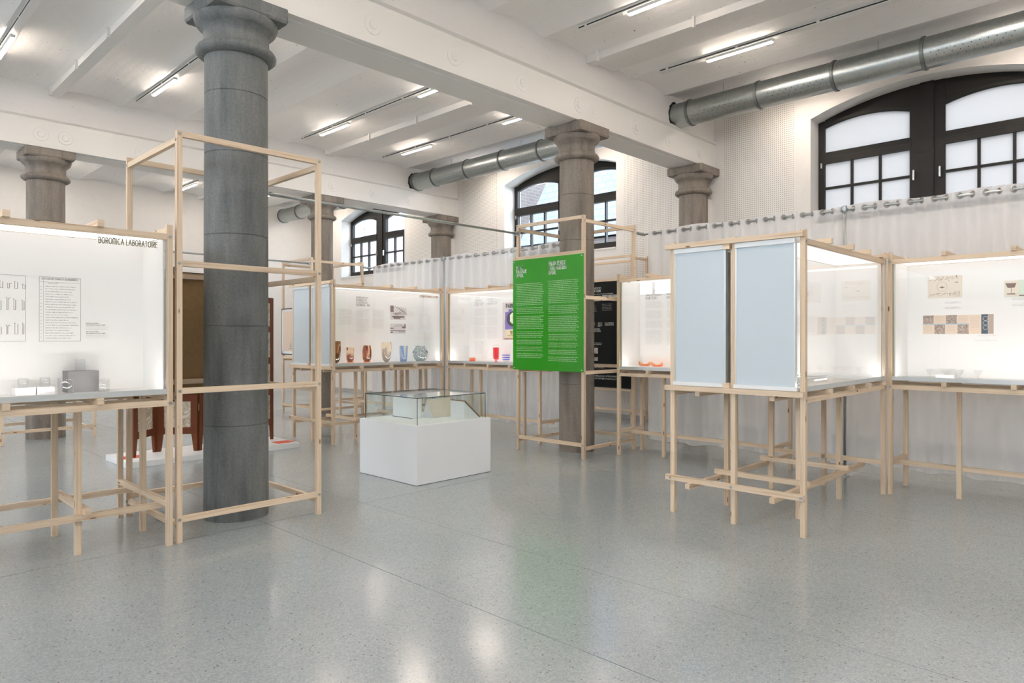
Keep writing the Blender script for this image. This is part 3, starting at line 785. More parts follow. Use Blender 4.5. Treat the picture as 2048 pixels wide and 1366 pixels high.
# ================================================================ TRACKS AND STRIP LIGHTS
BAYS = {'near': (-0.5, 5.78), 'middle': (6.36, 12.6), 'back': (13.2, 19.2), 'rear': (-8.0, -1.1)}
XNAME = {10.55: 'between duct and window wall', 8.63: 'beside the duct', 6.74: 'left of the duct line', 3.80: 'above the large column', 1.83: 'at far left', -1.1: 'beyond the left edge', -3.1: 'over the left aisle', -5.5: 'by the opposite wall'}
for bay, (a, b) in BAYS.items():
    for xt in (10.55, 8.63, 6.74, 3.80, 1.83, -1.1, -3.1, -5.5):
        y0, y1 = a+.45, b-.45
        t = thing('ceiling_track', 'white lighting track on the %s bay vaults, %s' % (bay, XNAME[xt]), 'light track', (xt, (y0+y1)/2, 5.46), 'lighting tracks between the vaults')
        box('track_rail', (xt-.045, y0, 5.435), (xt+.045, y1, 5.54), M['steel_white'], t)
        y = y0
        while y < y1:
            box('track_slot', (xt-.05, y+.02, 5.448), (xt-.0445, min(y+1.05, y1)-.02, 5.462), M['slot'], t)
            y += 1.05
        span = {'near': [(3.68, 4.60), (0.75, 1.68)], 'middle': [(7.62, 8.55), (10.56, 11.5)], 'back': [(14.4, 15.3), (17.4, 18.35)], 'rear': [(-6.1, -5.2), (-3.2, -2.25)]}[bay]
        for k, (p, q) in enumerate(span):
            s = thing('strip_light', 'lit white strip light in the %s bay %s, %s one' % (bay, XNAME[xt], ('nearer', 'farther')[k] if bay != 'near' else ('farther', 'nearer')[k]), 'strip light', (xt, (p+q)/2, 5.40), 'strip lights on the ceiling tracks')
            box('lamp_housing', (xt-.024, p, 5.402), (xt+.024, q, 5.448), M['steel_white'], s)
            box('lamp_diffuser', (xt-.022, p+.004, 5.392), (xt+.022, q-.004, 5.402), M['lamp'], s)
            for y in (p+.02, q-.06): box('lamp_clip', (xt-.02, y, 5.435), (xt+.02, y+.04, 5.455), M['steel_white'], s)

# ================================================================ TIMBER TOWERS
W = 0.042
def bolt(parent, p, axis, r=0.012):
    ax = Vector(axis); v, f = cyl(Vector(p), Vector(p)+ax*.006, r, 8); return mk('bolt', v, f, M['zinc'], parent)
def tower(x0, y0, x1, y1, label, main='X', top=3.21, extra=()):
    t = thing('timber_tower', label, 'timber frame', ((x0+x1)/2, (y0+y1)/2, 0), 'open timber towers around the columns')
    for x in (x0, x1-W):
        for y in (y0, y1-W): box('post', (x, y, 0), (x+W, y+W, top), M['pine'], t)
    hi = [top-.045, 2.155, 1.16, .16]; lo = [h-.047 for h in hi]
    zx, zy = (hi, lo) if main == 'X' else (lo, hi)
    for z in zx:
        for y in (y0+.003, y1-W+.003): box('rail', (x0+W, y, z), (x1-W, y+W-.006, z+.045), M['pine'], t)
    for z in zy:
        for x in (x0+.003, x1-W+.003): box('rail', (x, y0+W, z), (x+W-.006, y1-W, z+.045), M['pine'], t)
    for z in zx:
        for x in (x0+W/2, x1-W/2): bolt(t, (x, y0, z+.022), (0, -1, 0))
    for z in zy:
        for y in (y0+W/2, y1-W/2): bolt(t, (x0, y, z+.022), (-1, 0, 0))
    return t
tA = tower(2.0, 5.54, 3.25, 6.75, 'tall open pine tower around the large daylight-toned column on the left')
tB = tower(7.08, 5.53, 8.28, 6.75, 'tall open pine tower carrying the green text panel', main='Y')
box('rail', (7.062, 5.50, 2.702), (7.08, 6.80, 2.747), M['pine'], tB)
tD = tower(2.0, 12.42, 3.25, 13.64, 'far pine tower glimpsed under the laboratory case')
tE = tower(7.05, 12.40, 8.28, 13.62, 'far pine tower around the column behind the vase case', main='Y')

# ================================================================ DISPLAY CASES
ZT = 1.195
def case(label, O, ux, uy, L=2.15, D=1.22, double=True, open_end=True, prints=None, far_end=True, glass_end_edge=False):
    O, ux, uy = Vector(O), Vector(ux), Vector(uy); uz = Vector((0, 0, 1))
    def P(x, y, z): return O+ux*x+uy*y+uz*z
    c = P(L/2, D/2, 0)
    t = thing('display_case', label, 'display case', tuple(c), 'lit display cases on timber trestles')
    pine = M['pine']
    def bx(name, a, b, m=pine, parent=None): return box(name, P(*a), P(*b), m, parent or t)
    rows_y = [0, D/2-W/2, D-W] if double else [0, D-W]
    for x in (0, L-W):
        for y in rows_y: bx('post', (x, y, 0), (x+W, y+W, 2.465))
    leg_y = [.25, D-.25-W] if double else [.25]
    for x in (.55, 1.56):
        for y in leg_y: bx('leg', (x, y, 0), (x+W, y+W, 1.075))
    sides = [0, D-W]
    for y in sides:
        bx('table_rail', (W, y+.002, 1.075), (L-W, y+W-.002, 1.12))
        bx('top_rail', (W, y+.002, 2.35), (L-W, y+W-.002, 2.395))
    for y in ([.25, D-.25-W] if double else [.25]): bx('table_rail', (.0, y, 1.075), (L, y+W, 1.12))
    bear = [.48, 1.03, 1.51, 2.02]
    for x in bear:
        bx('bearer', (x, -.035, 1.12), (x+W, D+.035, 1.165))
        bx('top_bearer', (x, -.035, 2.395), (x+W, D+.035, 2.44))
    bx('end_rail', (L-2*W, .0+W, 2.40), (L-W, D-W, 2.445))
    bx('end_rail', (L-2*W, .0+W, 1.12), (L-W, D-W, 1.165))
    if open_end:
        bx('end_rail', (-W, .004, 1.12), (0, D+.035, 1.165)); bx('end_rail', (-W, .004, 2.405), (0, D+.035, 2.45))
        bx('end_rail', (-W, .004, .30), (0, D+.03, .345))
        for y in (W/2, D/2, D-W/2):
            bolt(t, P(-W, y, .322), -ux)
    else:
        bx('end_rail', (0, W, 1.12), (W, D-W, 1.165)); bx('end_rail', (0, W, 2.40), (W, D-W, 2.445))
        bx('end_rail', (0, W, .30), (W, D-W, .345))
    bx('end_rail', (L-W, W, .30), (L, D-W, .345))
    if double:
        for y in (.25-W, D-.25): bx('foot_rail', (-.10 if open_end else 0, y, .256), (L, y+W, .30))
        for x in (.55-W, 1.56-W): bx('foot_bar', (x, .17, .30), (x+W, D-.17, .345))
    else:
        bx('foot_rail', (0, .25+W, .27), (L, .25+2*W, .315))
    for z in (2.372, 1.097): bolt(t, P(W/2, 0, z), -uy)
    for z in (2.372, 1.097): bolt(t, P(L-W/2, 0, z), -uy)
    # table, light box and glazing
    bx('table_panel', (.05, .03, 1.165), (L-.05, D-.03, ZT), M['white_panel'])
    fronts = [(0, 1)]+([(D, -1)] if double else [])
    bp = None
    for y0, s in fronts:
        Y = lambda y: y0+s*y
        bx('edge_profile', (W, Y(.0), 1.166), (L-W, Y(.012), 1.183), M['alu'])
        bx('edge_profile', (W, Y(.006), 1.183), (L-W, Y(.030), 1.206), M['alu'])
        bx('glass_pane', (W+.006, Y(.012), 1.206), (L-W-.006, Y(.018), 2.37), M['glass'])
        for x in (W+.001, L-W-.005): bx('glass_edge', (x, Y(.0115), 1.206), (x+.004, Y(.0185), 2.35), M['glass_edge_green'] if not double else M['alu'])
        b = bx('back_panel', (.05, Y(.475), 1.165), (L-.05, Y(.487), 2.36), M['white_panel'])
        if s == 1: bp = b
        if not (double and open_end): bx('side_panel', (.05, Y(.032), ZT), (.062, Y(.475), 2.36), M['white_panel'])
        bx('side_panel', (L-.062, Y(.032), ZT), (L-.05, Y(.475), 2.36), M['white_panel'])
        ls = bx('light_strip', (.08, Y(.033), ZT), (L-.08, Y(.047), ZT+.006), M['led_strip'])
        lp = bx('light_box', (.05, Y(.03), 2.365), (L-.05, Y(.487), 2.39), M['white_panel'])
        a, b2 = P(.064, Y(.034), 2.363), P(L-.064, Y(.473), 2.363)
        x0, x1 = sorted((a.x, b2.x)); y0_, y1_ = sorted((a.y, b2.y))
        mk('light_diffuser', [(x0, y0_, 2.364), (x0, y1_, 2.364), (x1, y1_, 2.364), (x1, y0_, 2.364)], [(0, 1, 2, 3)], M['case_light'], lp)
    if double and open_end:
        for ya, yb in ((.076, D/2-W/2-.004), (D/2+W/2+.042, D-W-.006)):
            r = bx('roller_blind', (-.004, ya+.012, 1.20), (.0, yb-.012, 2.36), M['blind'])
            bx('blind_cassette', (-.022, ya, 2.362), (.016, yb, 2.402), M['white_paint'], r)
            bx('bottom_bar', (-.024, ya-.02, 1.168), (.016, yb+.01, 1.20), M['white_paint'], r)
            bx('side_channel', (-.008, ya, 1.20), (.03, ya+.012, 2.362), M['alu'], r)
            bx('side_channel', (-.008, yb-.012, 1.20), (.03, yb, 2.362), M['alu'], r)
        bx('gap_darkening_upright', (.22, D/2+W/2-.02, 1.165), (.262, D/2+W/2+.022+.042, 2.40), pine)  # added upright deep in the cavity so the gap reads dark
        bx('cavity_light_stop', (.05, .487, 2.365), (L-.05, D-.487, 2.39), M['white_panel'])  # added board shutting light out so the gap between blinds stays dark
        for z in (2.36, 1.165): bx('spacer_block', (-.03, D/2+W/2+.0, z), (.0, D/2+W/2+.06, z+.044), pine)
    return t, bp, P

X_, Y_ = (1, 0, 0), (0, 1, 0); NX, NY = (-1, 0, 0), (0, -1, 0)
LC, lc_back, _ = case('lit white laboratory glass case on pine legs, cut by the left edge', (1.968, 5.53, 0), NX, Y_, open_end=False)
RC, rc_back, _ = case('lit display case with two closed blinds tinted daylight blue, standing out nearest on the right', (5.53, 2.095, 0), X_, Y_)
MC, mc_back, _ = case('lit display case holding the row of six coloured vases', (5.45, 8.965, 0), X_, Y_)
RW, rw_back, _ = case('lit display case with old catalogue pages at the right edge', (7.69, 2.085, 0), NY, X_, D=.60, double=False, open_end=False)
LU, lu_back, _ = case('narrow lit display case between the green panel and the daylight-tinted blinds', (7.70, 5.445, 0), NY, X_, D=.60, double=False, open_end=False)
PW, pw_back, _ = case('lit display case with the purple fair poster, left of the green panel', (7.65, 8.955, 0), NY, X_, D=.60, double=False, open_end=False)
L2, _b, _ = case('far display case whose legs show behind the vase case', (7.65, 12.36, 0), NY, X_, D=.60, double=False, open_end=False)

# --------------------------------------------- printing inside the cases
# laboratory case
pl = Plane((0, 5.53+.475, 0), X_, NY); pl.o.z = 0
def zt(z): return -z
p = Plane((0, 6.005, 0), X_, NY)
p.rect(1.199, -2.05, 1.465, -1.573, .003); p.line(1.225, -2.03, 1.225, -1.575, .002); p.line(1.199, -2.012, 1.465, -2.012, .002)
p.rect(0.70, -2.05, 1.115, -1.573, .003)
p.done('sheet_border', M['ink_grey'], lc_back)
p.fit('ARTICLES DE CHIMIE ET DE PHARMACIE', 1.213, -2.042, .238, .012, .16, .25); p.text('NOMENCLATURE', 1.255, -2.005, .006, .14)
p.body(1.238, -1.985, .215, 21, .0193, .007, 3, .45, .35)
for k in range(16): p.quad(1.207, -1.98+k*.025, 1.214, -1.976+k*.025)
p.done('sheet_text', M['ink_grey'], lc_back)
# drawings of laboratory glass on the left sheet
rnd = random.Random(4)
for row, zz in enumerate((1.955, 1.80, 1.625)):
    for k in range(9):
        x = .73+k*.045+rnd.random()*.01; h = (.05, .085, .075)[row]*(0.6+.5*rnd.random()); w = .008+.01*rnd.random()
        p.line(x, -zz-h, x, -zz, .0022); p.line(x+w, -zz-h*.9, x+w, -zz, .003)
        p.line(x, -zz, x+w, -zz, .002); p.line(x-.005, -zz-h, x+.004, -zz-h, .002)
        if k % 3 == 0: p.line(x+w, -zz-h*.9, x+w+.012, -zz-h, .003)
p.done('glassware_drawing', M['ink_brown'], lc_back)
for q, z in ((0, 1.712), (1, 1.648)):
    p.fit('PLANCHE DU CATALOGUE' if q == 0 else 'TAFEL UIT DE CATALOGUS', 1.50, -z, .085, .0062, .16); p.fit('CRISTALLERIES DU VAL SAINT LAMBERT', 1.50, -z+.0125, .135, .0062, .16)
p.done('caption', M['ink_brown'], lc_back)
for q, z in ((0, 1.686), (1, 1.622)): p.body(1.50, -z, .17, 3, .010, .0055, 9+q, .4)
p.done('caption_text', M['ink_faint'], lc_back)
g_ = Plane((0, 5.5415, 0), X_, NY)
g_.fit('BOROMICA LABORATOIRE', 1.465, -2.322, .392, .041, .125, .17); g_.done('case_lettering', M['ink_olive'], lc_back)

# vase case
p = Plane((0, 8.965+.475, 0), X_, NY)
for k, s in enumerate(('INTERNATIONALE', 'EN WERELDTEN', 'TOONSTELLING', 'VAN BRUSSEL - 1935')):
    p.fit(s, 6.165, -2.258+k*.040, (.225, .195, .215, .255)[k], .028, .10, .13)
p.done('heading', M['ink_brown'], mc_back)
p.body(5.851, -2.055, .245, 7, .0135, .0075, 1, .4); p.body(5.851, -1.945, .245, 11, .0135, .0075, 2, .4)
p.body(6.165, -2.06, .255, 10, .0135, .0075, 3, .4); p.body(6.165, -1.905, .255, 17, .0135, .0075, 4, .4)
p.body(6.479, -2.055, .235, 9, .0135, .0075, 5, .4); p.body(6.479, -1.92, .235, 13, .0135, .0075, 6, .4)
p.body(7.17, -2.05, .17, 7, .0135, .007, 7, .3); p.body(7.17, -1.82, .17, 8, .0135, .007, 8, .3)
p.done('body_text', M['ink_faint'], mc_back)
# two architectural views: a fan of trusses over a hall, a long pavilion
p.quad(6.83, -2.138, 6.90, -2.03); p.quad(6.875, -1.965, 7.12, -1.935); p.quad(6.90, -1.935, 7.04, -1.915)
for k in range(5): p.line(6.85+.03*k, -2.02+.012*k, 6.93+.055*k, -2.125+.006*k, .006)
for k in range(5): p.line(6.93+.055*k, -2.125+.006*k, 7.11+.015*k, -2.03+.012*k, .006)
for k in range(4): p.line(6.90+.01*k, -2.0+.003*k, 7.15, -2.06+.02*k, .004)
p.quad(6.83, -1.72, 7.15, -1.708); p.quad(6.83, -1.765, 6.90, -1.745); p.quad(7.075, -1.79, 7.15, -1.757); p.quad(7.125, -1.83, 7.15, -1.76); p.quad(6.84, -1.70, 6.88, -1.675)
p.line(6.90, -1.79, 7.08, -1.80, .006); p.line(6.95, -1.82, 7.05, -1.825, .004); p.quad(7.00, -1.70, 7.13, -1.690)
p.done('photograph', M['ink_brown'], mc_back)
p.quad(6.83, -2.02, 7.15, -1.90, .0007); p.quad(6.83, -1.835, 7.15, -1.665, .0007); p.done('photograph_ground', M['paper_lilac'], mc_back)
g_ = Plane((0, 8.9765, 0), X_, NY)
g_.fit('EXPOSITION BRUXELLES 1935', 7.087, -2.300, .39, .030, .17, .14); g_.done('case_lettering', M['ink_rust'], mc_back)

# fair case (left of the green panel); reads towards -Y
p = Plane((7.65+.475, 0, 0), NY, NX)
def py(y): return -y
for k, s in enumerate(('EXPOSITION', 'INTERNATIONALE', 'DE PARIS - 1937')): p.fit(s, -8.757, -2.255+k*.040, (.175, .235, .205)[k], .027, .09, .13)
for k, s in enumerate(('INTERNATIONALE', 'TENTOONSTELLING', 'VAN PARIJS - 1937')): p.fit(s, -8.43, -2.268+k*.040, (.235, .265, .23)[k], .027, .09, .13)
p.done('heading', M['ink_grey'], pw_back)
for y, sd in ((8.757, 11), (8.43, 21)):
    p.body(-y, -2.105, .265, 10, .0135, .0075, sd, .35); p.body(-y, -1.95, .265, 11, .0135, .0075, sd+1, .35); p.body(-y, -1.78, .265, 15, .0135, .0075, sd+2, .35)
    if y > 8.5: p.body(-y, -1.54, .265, 17, .0135, .0075, sd+3, .35)
p.done('body_text', M['ink_faint'], pw_back)
PO = -8.056
p.quad(PO, -2.178, PO+.46, -1.558, .0006); p.done('poster_sheet', M['paper_lilac'], pw_back)
p.poly([(PO+.05, -2.02), (PO+.13, -2.03), (PO+.13, -2.07), (PO+.22, -2.07), (PO+.22, -2.045), (PO+.40, -2.045), (PO+.40, -1.74), (PO+.05, -1.735), (PO+.045, -1.9), (PO+.05, -1.9)], .0010); p.done('poster_purple', M['purple'], pw_back)
p.poly([(PO+.22+.13*math.cos(i*PI/9), -1.905+.125*math.sin(i*PI/9)) for i in range(18)][::-1], .0014)
p.text('PARIS', PO+.075, -2.155, .062, .24, .8, .26, .0016); p.text('1937', PO+.17, -1.705, .055, .16, .8, .2, .0022); p.quad(PO+.10, -1.632, PO+.38, -1.624, .0022)
p.done('poster_black', M['ink_black'], pw_back)
p.poly([(PO+.235+.085*math.cos(i*PI/6)*(1 if i % 2 else .8), -1.92+.095*math.sin(i*PI/6)) for i in range(12)][::-1], .0018); p.done('poster_white', M['ink_white'], pw_back)
p.poly([(PO+.25+.045*math.cos(i*PI/4), -1.925+.04*math.sin(i*PI/4)) for i in range(8)][::-1], .0022); p.done('poster_tan', M['paper_peach'], pw_back)
p.poly([(PO+.08, -1.72), (PO+.40, -1.73), (PO+.40, -1.60), (PO+.07, -1.605)], .0018); p.done('poster_yellow', M['yellow'], pw_back)
p.fit('EXPOSITION INTERNATIONALE', PO+.03, -1.59, .40, .024, .22, .2); p.line(PO, -2.178, PO, -1.558, .004); p.line(PO, -2.178, PO+.46, -2.178, .003)
p.done('poster_red_lettering', M['ink_rust'], pw_back)

# narrow case right of the green panel
p = Plane((7.70+.475, 0, 0), NY, NX)
for k, s in enumerate(("LUXVAL - L'ART DE LA", 'TABLE ET LA DECO', 'POUR TOUS !')): p.fit(s, -5.292, -2.265+k*.050, (.275, .25, .185)[k], .034, .10, .14)
for k, s in enumerate(('LUXVAL - DE KUNST', 'VAN TAFEL EN DECO', 'VOOR IEDEREEN')): p.fit(s, -4.955, -2.265+k*.050, (.275, .27, .21)[k], .034, .10, .14)
p.done('heading', M['ink_brown'], lu_back)
for y in (5.292, 4.955):
    p.body(-y, -2.105, .28, 7, .0142, .008, int(y*10), .35); p.body(-y, -1.975, .28, 8, .0142, .008, int(y*11), .35); p.body(-y, -1.83, .28, 7, .0142, .008, int(y*12), .35); p.body(-y, -1.70, .28, 14, .0142, .008, int(y*13), .35)
p.done('body_text', M['ink_faint'], lu_back)

# right-hand case
p = Plane((7.69+.475, 0, 0), NY, NX)
p.quad(-1.834, -2.236, -1.527, -2.007, .0007); p.quad(-1.178, -2.155, -1.062, -1.995, .0007); p.done('catalogue_page', M['paper_cream'], rw_back)
p.quad(-1.062, -2.158, -.90, -1.995, .0007); p.done('mint_page', M['paper_mint'], rw_back)
rnd = random.Random(12)
for k in range(60):
    x = -1.825+rnd.random()*.24; z = rnd.choice((2.205, 2.19, 2.03, 2.04)) + rnd.random()*.02; p.line(x, -z, x+.004+.012*rnd.random(), -z-.012+.02*rnd.random(), .003)
p.poly([(-1.73, -2.118), (-1.705, -2.128), (-1.678, -2.118), (-1.705, -2.108)], .0012)
for k in range(16): p.line(-1.705+.045*math.cos(k*PI/8), -2.125+.05*math.sin(k*PI/8), -1.705+.045*math.cos((k+1)*PI/8), -2.125+.05*math.sin((k+1)*PI/8), .0015)
for k in range(5): p.line(-1.60+.012*k, -2.02, -1.596+.012*k, -2.075, .002)
p.line(-1.578, -2.235, -1.572, -2.205, .006); p.line(-1.588, -2.165, -1.565, -2.165, .006)
p.poly([(-1.17, -2.13), (-1.08, -2.13), (-1.095, -2.085), (-1.15, -2.085)], .0012); p.line(-1.122, -2.085, -1.122, -2.03, .004); p.quad(-1.155, -2.03, -1.09, -2.02)
p.quad(-1.06, -2.012, -.95, -2.002)
p.done('page_drawing', M['ink_brown'], rw_back)
p.quad(-1.535, -2.22, -1.528, -2.15, .0012); p.done('page_edge', M['paper_peach'], rw_back)
for x in (-1.68, -1.115):
    p.fit('CATALOGUE', x, -(1.968 if x < -1.4 else 1.985), .12, .006, .18); p.fit('CRISTALLERIES DU VAL', x, -(1.957 if x < -1.4 else 1.973), .145, .006, .18)
    p.fit('CATALOGUS', x, -(1.914 if x < -1.4 else 1.925), .12, .006, .18); p.fit('CRISTALLERIES DU VAL', x, -(1.903 if x < -1.4 else 1.913), .145, .006, .18)
p.fit('FOLDER VAL SAINT LAMBERT', -1.40, -1.622, .16, .005, .15); p.fit('BROCHURE PUBLICITAIRE', -1.42, -1.573, .18, .005, .15)
p.done('caption', M['ink_grey'], rw_back)
# folded brochure: six peach leaves, four with photographs, and a dark cover
xs6 = [-1.88+.1028*k for k in range(7)]
for k in range(6):
    if k < 5: p.quad(xs6[k]+.0008, -1.829, xs6[k+1]-.0008, -1.637, .0007)
p.done('brochure_leaf', M['paper_peach'], rw_back)
p.quad(xs6[5], -1.832, xs6[5]+.055, -1.637, .0007); p.done('brochure_cover', M['navy'], rw_back)
p.quad(xs6[5]+.055, -1.832, xs6[6], -1.637, .0007); p.done('brochure_back', simple('taupe_print', (0.45, 0.36, 0.31), 0.6), rw_back)
for k, (a, b) in enumerate(((-1.829, -1.735), (-1.735, -1.637), (-1.829, -1.74), (-1.735, -1.637))):
    p.quad(xs6[k]+.004, a, xs6[k+1]-.002, b, .0010)
p.done('brochure_photo', simple('sepia_print', (0.36, 0.28, 0.24), 0.6, noise=0.5, nscale=60), rw_back)
for k in range(4): p.quad(xs6[k], -1.742, xs6[k+1], -1.732, .0013)
p.done('brochure_band', M['sky_blue'], rw_back)
for k, (z0, z1) in enumerate(((1.72, 0), (1.82, 0), (1.72, 0), (1.82, 0))): p.body(xs6[k]+.012, -z0, .08, 5, .012, .004, k+40, .3)
p.body(xs6[4]+.012, -1.80, .08, 9, .012, .004, 47, .3)
p.done('brochure_text', M['ink_grey'], rw_back)
for k in range(3):
    for j in range(12): p.line(xs6[5]+.036+.022*math.cos(j*PI/6), -1.79+.045*k+.02*math.sin(j*PI/6), xs6[5]+.036+.022*math.cos((j+1)*PI/6), -1.79+.045*k+.02*math.sin((j+1)*PI/6), .003, .0014)
p.done('cover_rings', M['ink_white'], rw_back)

# near right case: faint glass reflections painted onto its back wall
p = Plane((0, 2.095+.475, 0), X_, NY)
p.quad(5.75, -2.10, 6.35, -1.90, .0007); p.quad(6.5, -2.15, 7.2, -1.95, .0007); p.quad(6.3, -1.82, 7.3, -1.62, .0007); p.done('painted_reflection', simple('reflection_ivory', (0.78, 0.755, 0.735), 0.6), rc_back)
p.body(5.80, -2.08, .3, 9, .02, .008, 51, .35); p.body(6.6, -2.12, .4, 6, .02, .008, 52, .35); p.body(6.4, -1.79, .7, 7, .02, .008, 53, .35); p.done('body_text', M['ink_faint'], rc_back)  # text rows belong to the painted reflections

# ================================================================ PANELS
gp = box('text_panel', (7.052, 5.515, 1.145), (7.062, 6.79, 2.70), M['green'])
tag(gp, 'bright green acrylic panel with white text on the pine tower', 'text panel')
p = Plane((7.052, 0, 0), NY, NX)
for k, s in enumerate(('HORS', 'FANTAISIE', 'AU VAL')): p.fit(s, -6.718, -2.612+k*.056, (.125, .19, .135)[k], .044, .16, .13)
p.done('panel_heading', M['ink_white'], gp)
for k, s in enumerate(('FANTASIE KENT', 'GEEN GRENZEN', 'IN VAL')): p.fit(s, -6.108, -2.630+k*.062, (.29, .305, .125)[k], .048, .16, .13)
p.done('panel_heading', M['ink_white'], gp)
def paras(x, z, wd, blocks, sd):
    for i, n in enumerate(blocks):
        p.body(x, -z, wd, n, .0245, .0125, sd+i, .55, .1); z -= n*.0245+.021
paras(-6.720, 2.362, .525, (13, 4, 8, 4, 3, 3, 3), 70)
paras(-6.118, 2.374, .535, (13, 5, 9, 4, 3, 3, 3), 90)
p.quad(-6.738, -2.362, -6.732, -2.352); p.quad(-6.137, -2.374, -6.131, -2.364)
p.done('panel_text', M['ink_pale'], gp)
for y, z in ((5.54, 1.17), (6.765, 1.17), (5.54, 2.675), (6.765, 2.675)):
    v, f = cyl((7.052, y, z), (7.047, y, z), .008, 10); mk('panel_screw', v, f, M['alu'], gp)

bp_ = thing('text_panel', 'back of a large panel, brown hardboard behind the left column', 'text panel', (2.62, 6.765, 1.6))
box('panel_back', (2.0, 6.752, 1.06), (3.25, 6.758, 2.215), M['hardboard'], bp_)
box('panel_front', (1.995, 6.758, 1.055), (3.255, 6.768, 2.222), M['black_panel'], bp_)

st = thing('text_panel', 'black text panel on a pine stand by the wall behind the green panel', 'text panel', (10.7, 7.8, 0))
box('panel_sheet', (10.59, 7.18, 0.65), (10.60, 8.62, 2.665), M['black_panel'], st)
for x, y in ((10.61, 7.16), (10.61, 8.58), (11.10, 7.16), (11.10, 8.58)): box('stand_post', (x, y, 0), (x+W, y+W, 3.14), M['pine'], st)
for z in (3.095, 3.0, 2.67, .60, .22): box('stand_rail', (10.606, 7.16+W, z), (10.648, 8.58, z+.042), M['pine'], st)
for z in (3.06, .20):
    for y in (7.162, 8.582): box('stand_rail', (10.652, y, z), (11.10, y+.038, z+.042), M['pine'], st)
p = Plane((10.59, 0, 0), NY, NX)
p.fit('TRADITION', -8.16, -2.56, .30, .036, .16); p.fit('SAVOIR FAIRE', -8.16, -2.51, .30, .036, .16); p.body(-8.1, -2.44, .55, 1, .03, .012, 3)
p.text('250', -7.925, -1.885, .068, .2, .62, .16); p.fit('OUVRIERES', -7.77, -1.885, .21, .024, .16); p.fit('WERKSTERS', -7.77, -1.85, .21, .024, .16)
p.fit('PRESSES ET MACHINES', -8.22, -1.775, .34, .026, .16); p.fit('PERSEN EN MACHINES', -8.22, -1.735, .36, .026, .16)
p.fit('DIX SALLES', -8.33, -1.885, .33, .024, .16); p.fit('TIEN ZALEN', -8.33, -1.85, .33, .024, .16); p.text('325', -8.2, -1.58, .06, .2, .62, .16); p.body(-8.25, -1.50, .45, 2, .028, .012, 5)
p.fit('LA PRODUCTION EXPORTEE PARTOUT', -8.4, -1.03, .62, .018, .16); p.fit('DE PRODUCTIE WORDT WERELDWIJD UITGEVOERD', -8.5, -.875, 1.0, .026, .16); p.fit('LA PRODUCTION EXPORTEE PARTOUT', -8.5, -.825, 1.0, .026, .16)
p.body(-8.2, -2.03, .2, 1, .03, .012, 8); p.done('panel_text', M['ink_white'], st)
p.body(-8.2, -2.22, .25, 5, .028, .012, 15, .3); p.body(-7.83, -2.24, .25, 5, .028, .012, 16, .3); p.done('panel_small_text', M['ink_grey'], st)
p.quad(-8.25, -2.40, -7.86, -2.30); p.quad(-7.83, -2.41, -7.45, -2.30); p.quad(-8.2, -1.40, -7.93, -1.29); p.quad(-8.2, -1.22, -7.93, -1.15)
p.done('panel_photo', simple('grey_photo', (0.40, 0.38, 0.36), 0.6, noise=0.5, nscale=18), st)

pf = thing('framed_picture', 'framed beige picture with a pale mount hung on the far pine tower', 'picture', (7.04, 12.9, 1.7))
box('picture_sheet', (7.036, 12.50, 1.26), (7.046, 13.56, 2.20), M['paper_peach'], pf)
for a, b in (((7.03, 12.46, 2.19), (7.05, 13.6, 2.21)), ((7.03, 12.46, 1.24), (7.05, 13.6, 1.26)), ((7.03, 12.46, 1.24), (7.05, 12.475, 2.21)), ((7.03, 13.585, 1.24), (7.05, 13.6, 2.21))): box('picture_frame', a, b, M['slot'], pf)
for a, b in (((7.033, 12.475, 2.15), (7.0365, 13.585, 2.19)), ((7.033, 12.475, 1.26), (7.0365, 13.585, 1.31)), ((7.033, 12.475, 1.26), (7.0365, 12.52, 2.19)), ((7.033, 13.54, 1.26), (7.0365, 13.585, 2.19))): box('picture_mount', a, b, M['white_paint'], pf)
p = Plane((7.0345, 0, 0), NY, NX)
for k in range(7): p.poly([(-13.25+.09*k, -1.40), (-13.22+.09*k, -1.52-.08*(k % 3)), (-13.18+.09*k, -1.40)])
p.quad(-13.3, -1.38, -12.7, -1.36); p.done('picture_drawing', M['ink_grey'], pf)

# ================================================================ CENTRAL PLINTH VITRINE
vt = thing('plinth_vitrine', 'white plinth with a glass cover in the middle of the floor', 'showcase', (5.13, 6.38, 0))
px0, px1, py0, py1, pz = 4.567, 5.68, 5.838, 6.92, 0.645
box('plinth', (px0, py0, 0.004), (px1, py1, pz), M['white_paint'], vt, bevel=.002)
gx0, gx1, gy0, gy1, gz = px0+.045, px1-.045, py0+.045, py1-.045, 0.935
for nm, a, b in (('glass_pane', (gx0, gy0, pz), (gx1, gy0+.006, gz)), ('glass_pane', (gx0, gy1-.006, pz), (gx1, gy1, gz)), ('glass_pane', (gx0, gy0+.006, pz), (gx0+.006, gy1-.006, gz)), ('glass_pane', (gx1-.006, gy0+.006, pz), (gx1, gy1-.006, gz)), ('glass_top', (gx0, gy0, gz), (gx1, gy1, gz+.006))):
    box(nm, a, b, M['vitrine'], vt)
e = .005
for x in (gx0-.001, gx1-e+.001):
    for y in (gy0-.001, gy1-e+.001): box('glass_edge', (x, y, pz), (x+e, y+e, gz), M['glass_edge'], vt)
for y in (gy0-.001, gy1-e+.001): box('glass_edge', (gx0, y, gz-.001), (gx1, y+e, gz+.007), M['glass_edge'], vt)
for x in (gx0-.001, gx1-e+.001): box('glass_edge', (x, gy0, gz-.001), (x+e, gy1, gz+.007), M['glass_edge'], vt)
o = thing('exhibit_stand', 'upright white block inside the glass cover of the plinth', 'stand', (5.0, 6.6, pz))
box('stand_block', (4.96, 6.42, pz), (5.10, 6.80, .885), M['white_paint'], o); box('stand_foot', (4.955, 6.415, pz), (4.962, 6.805, pz+.006), M['slot'], o)
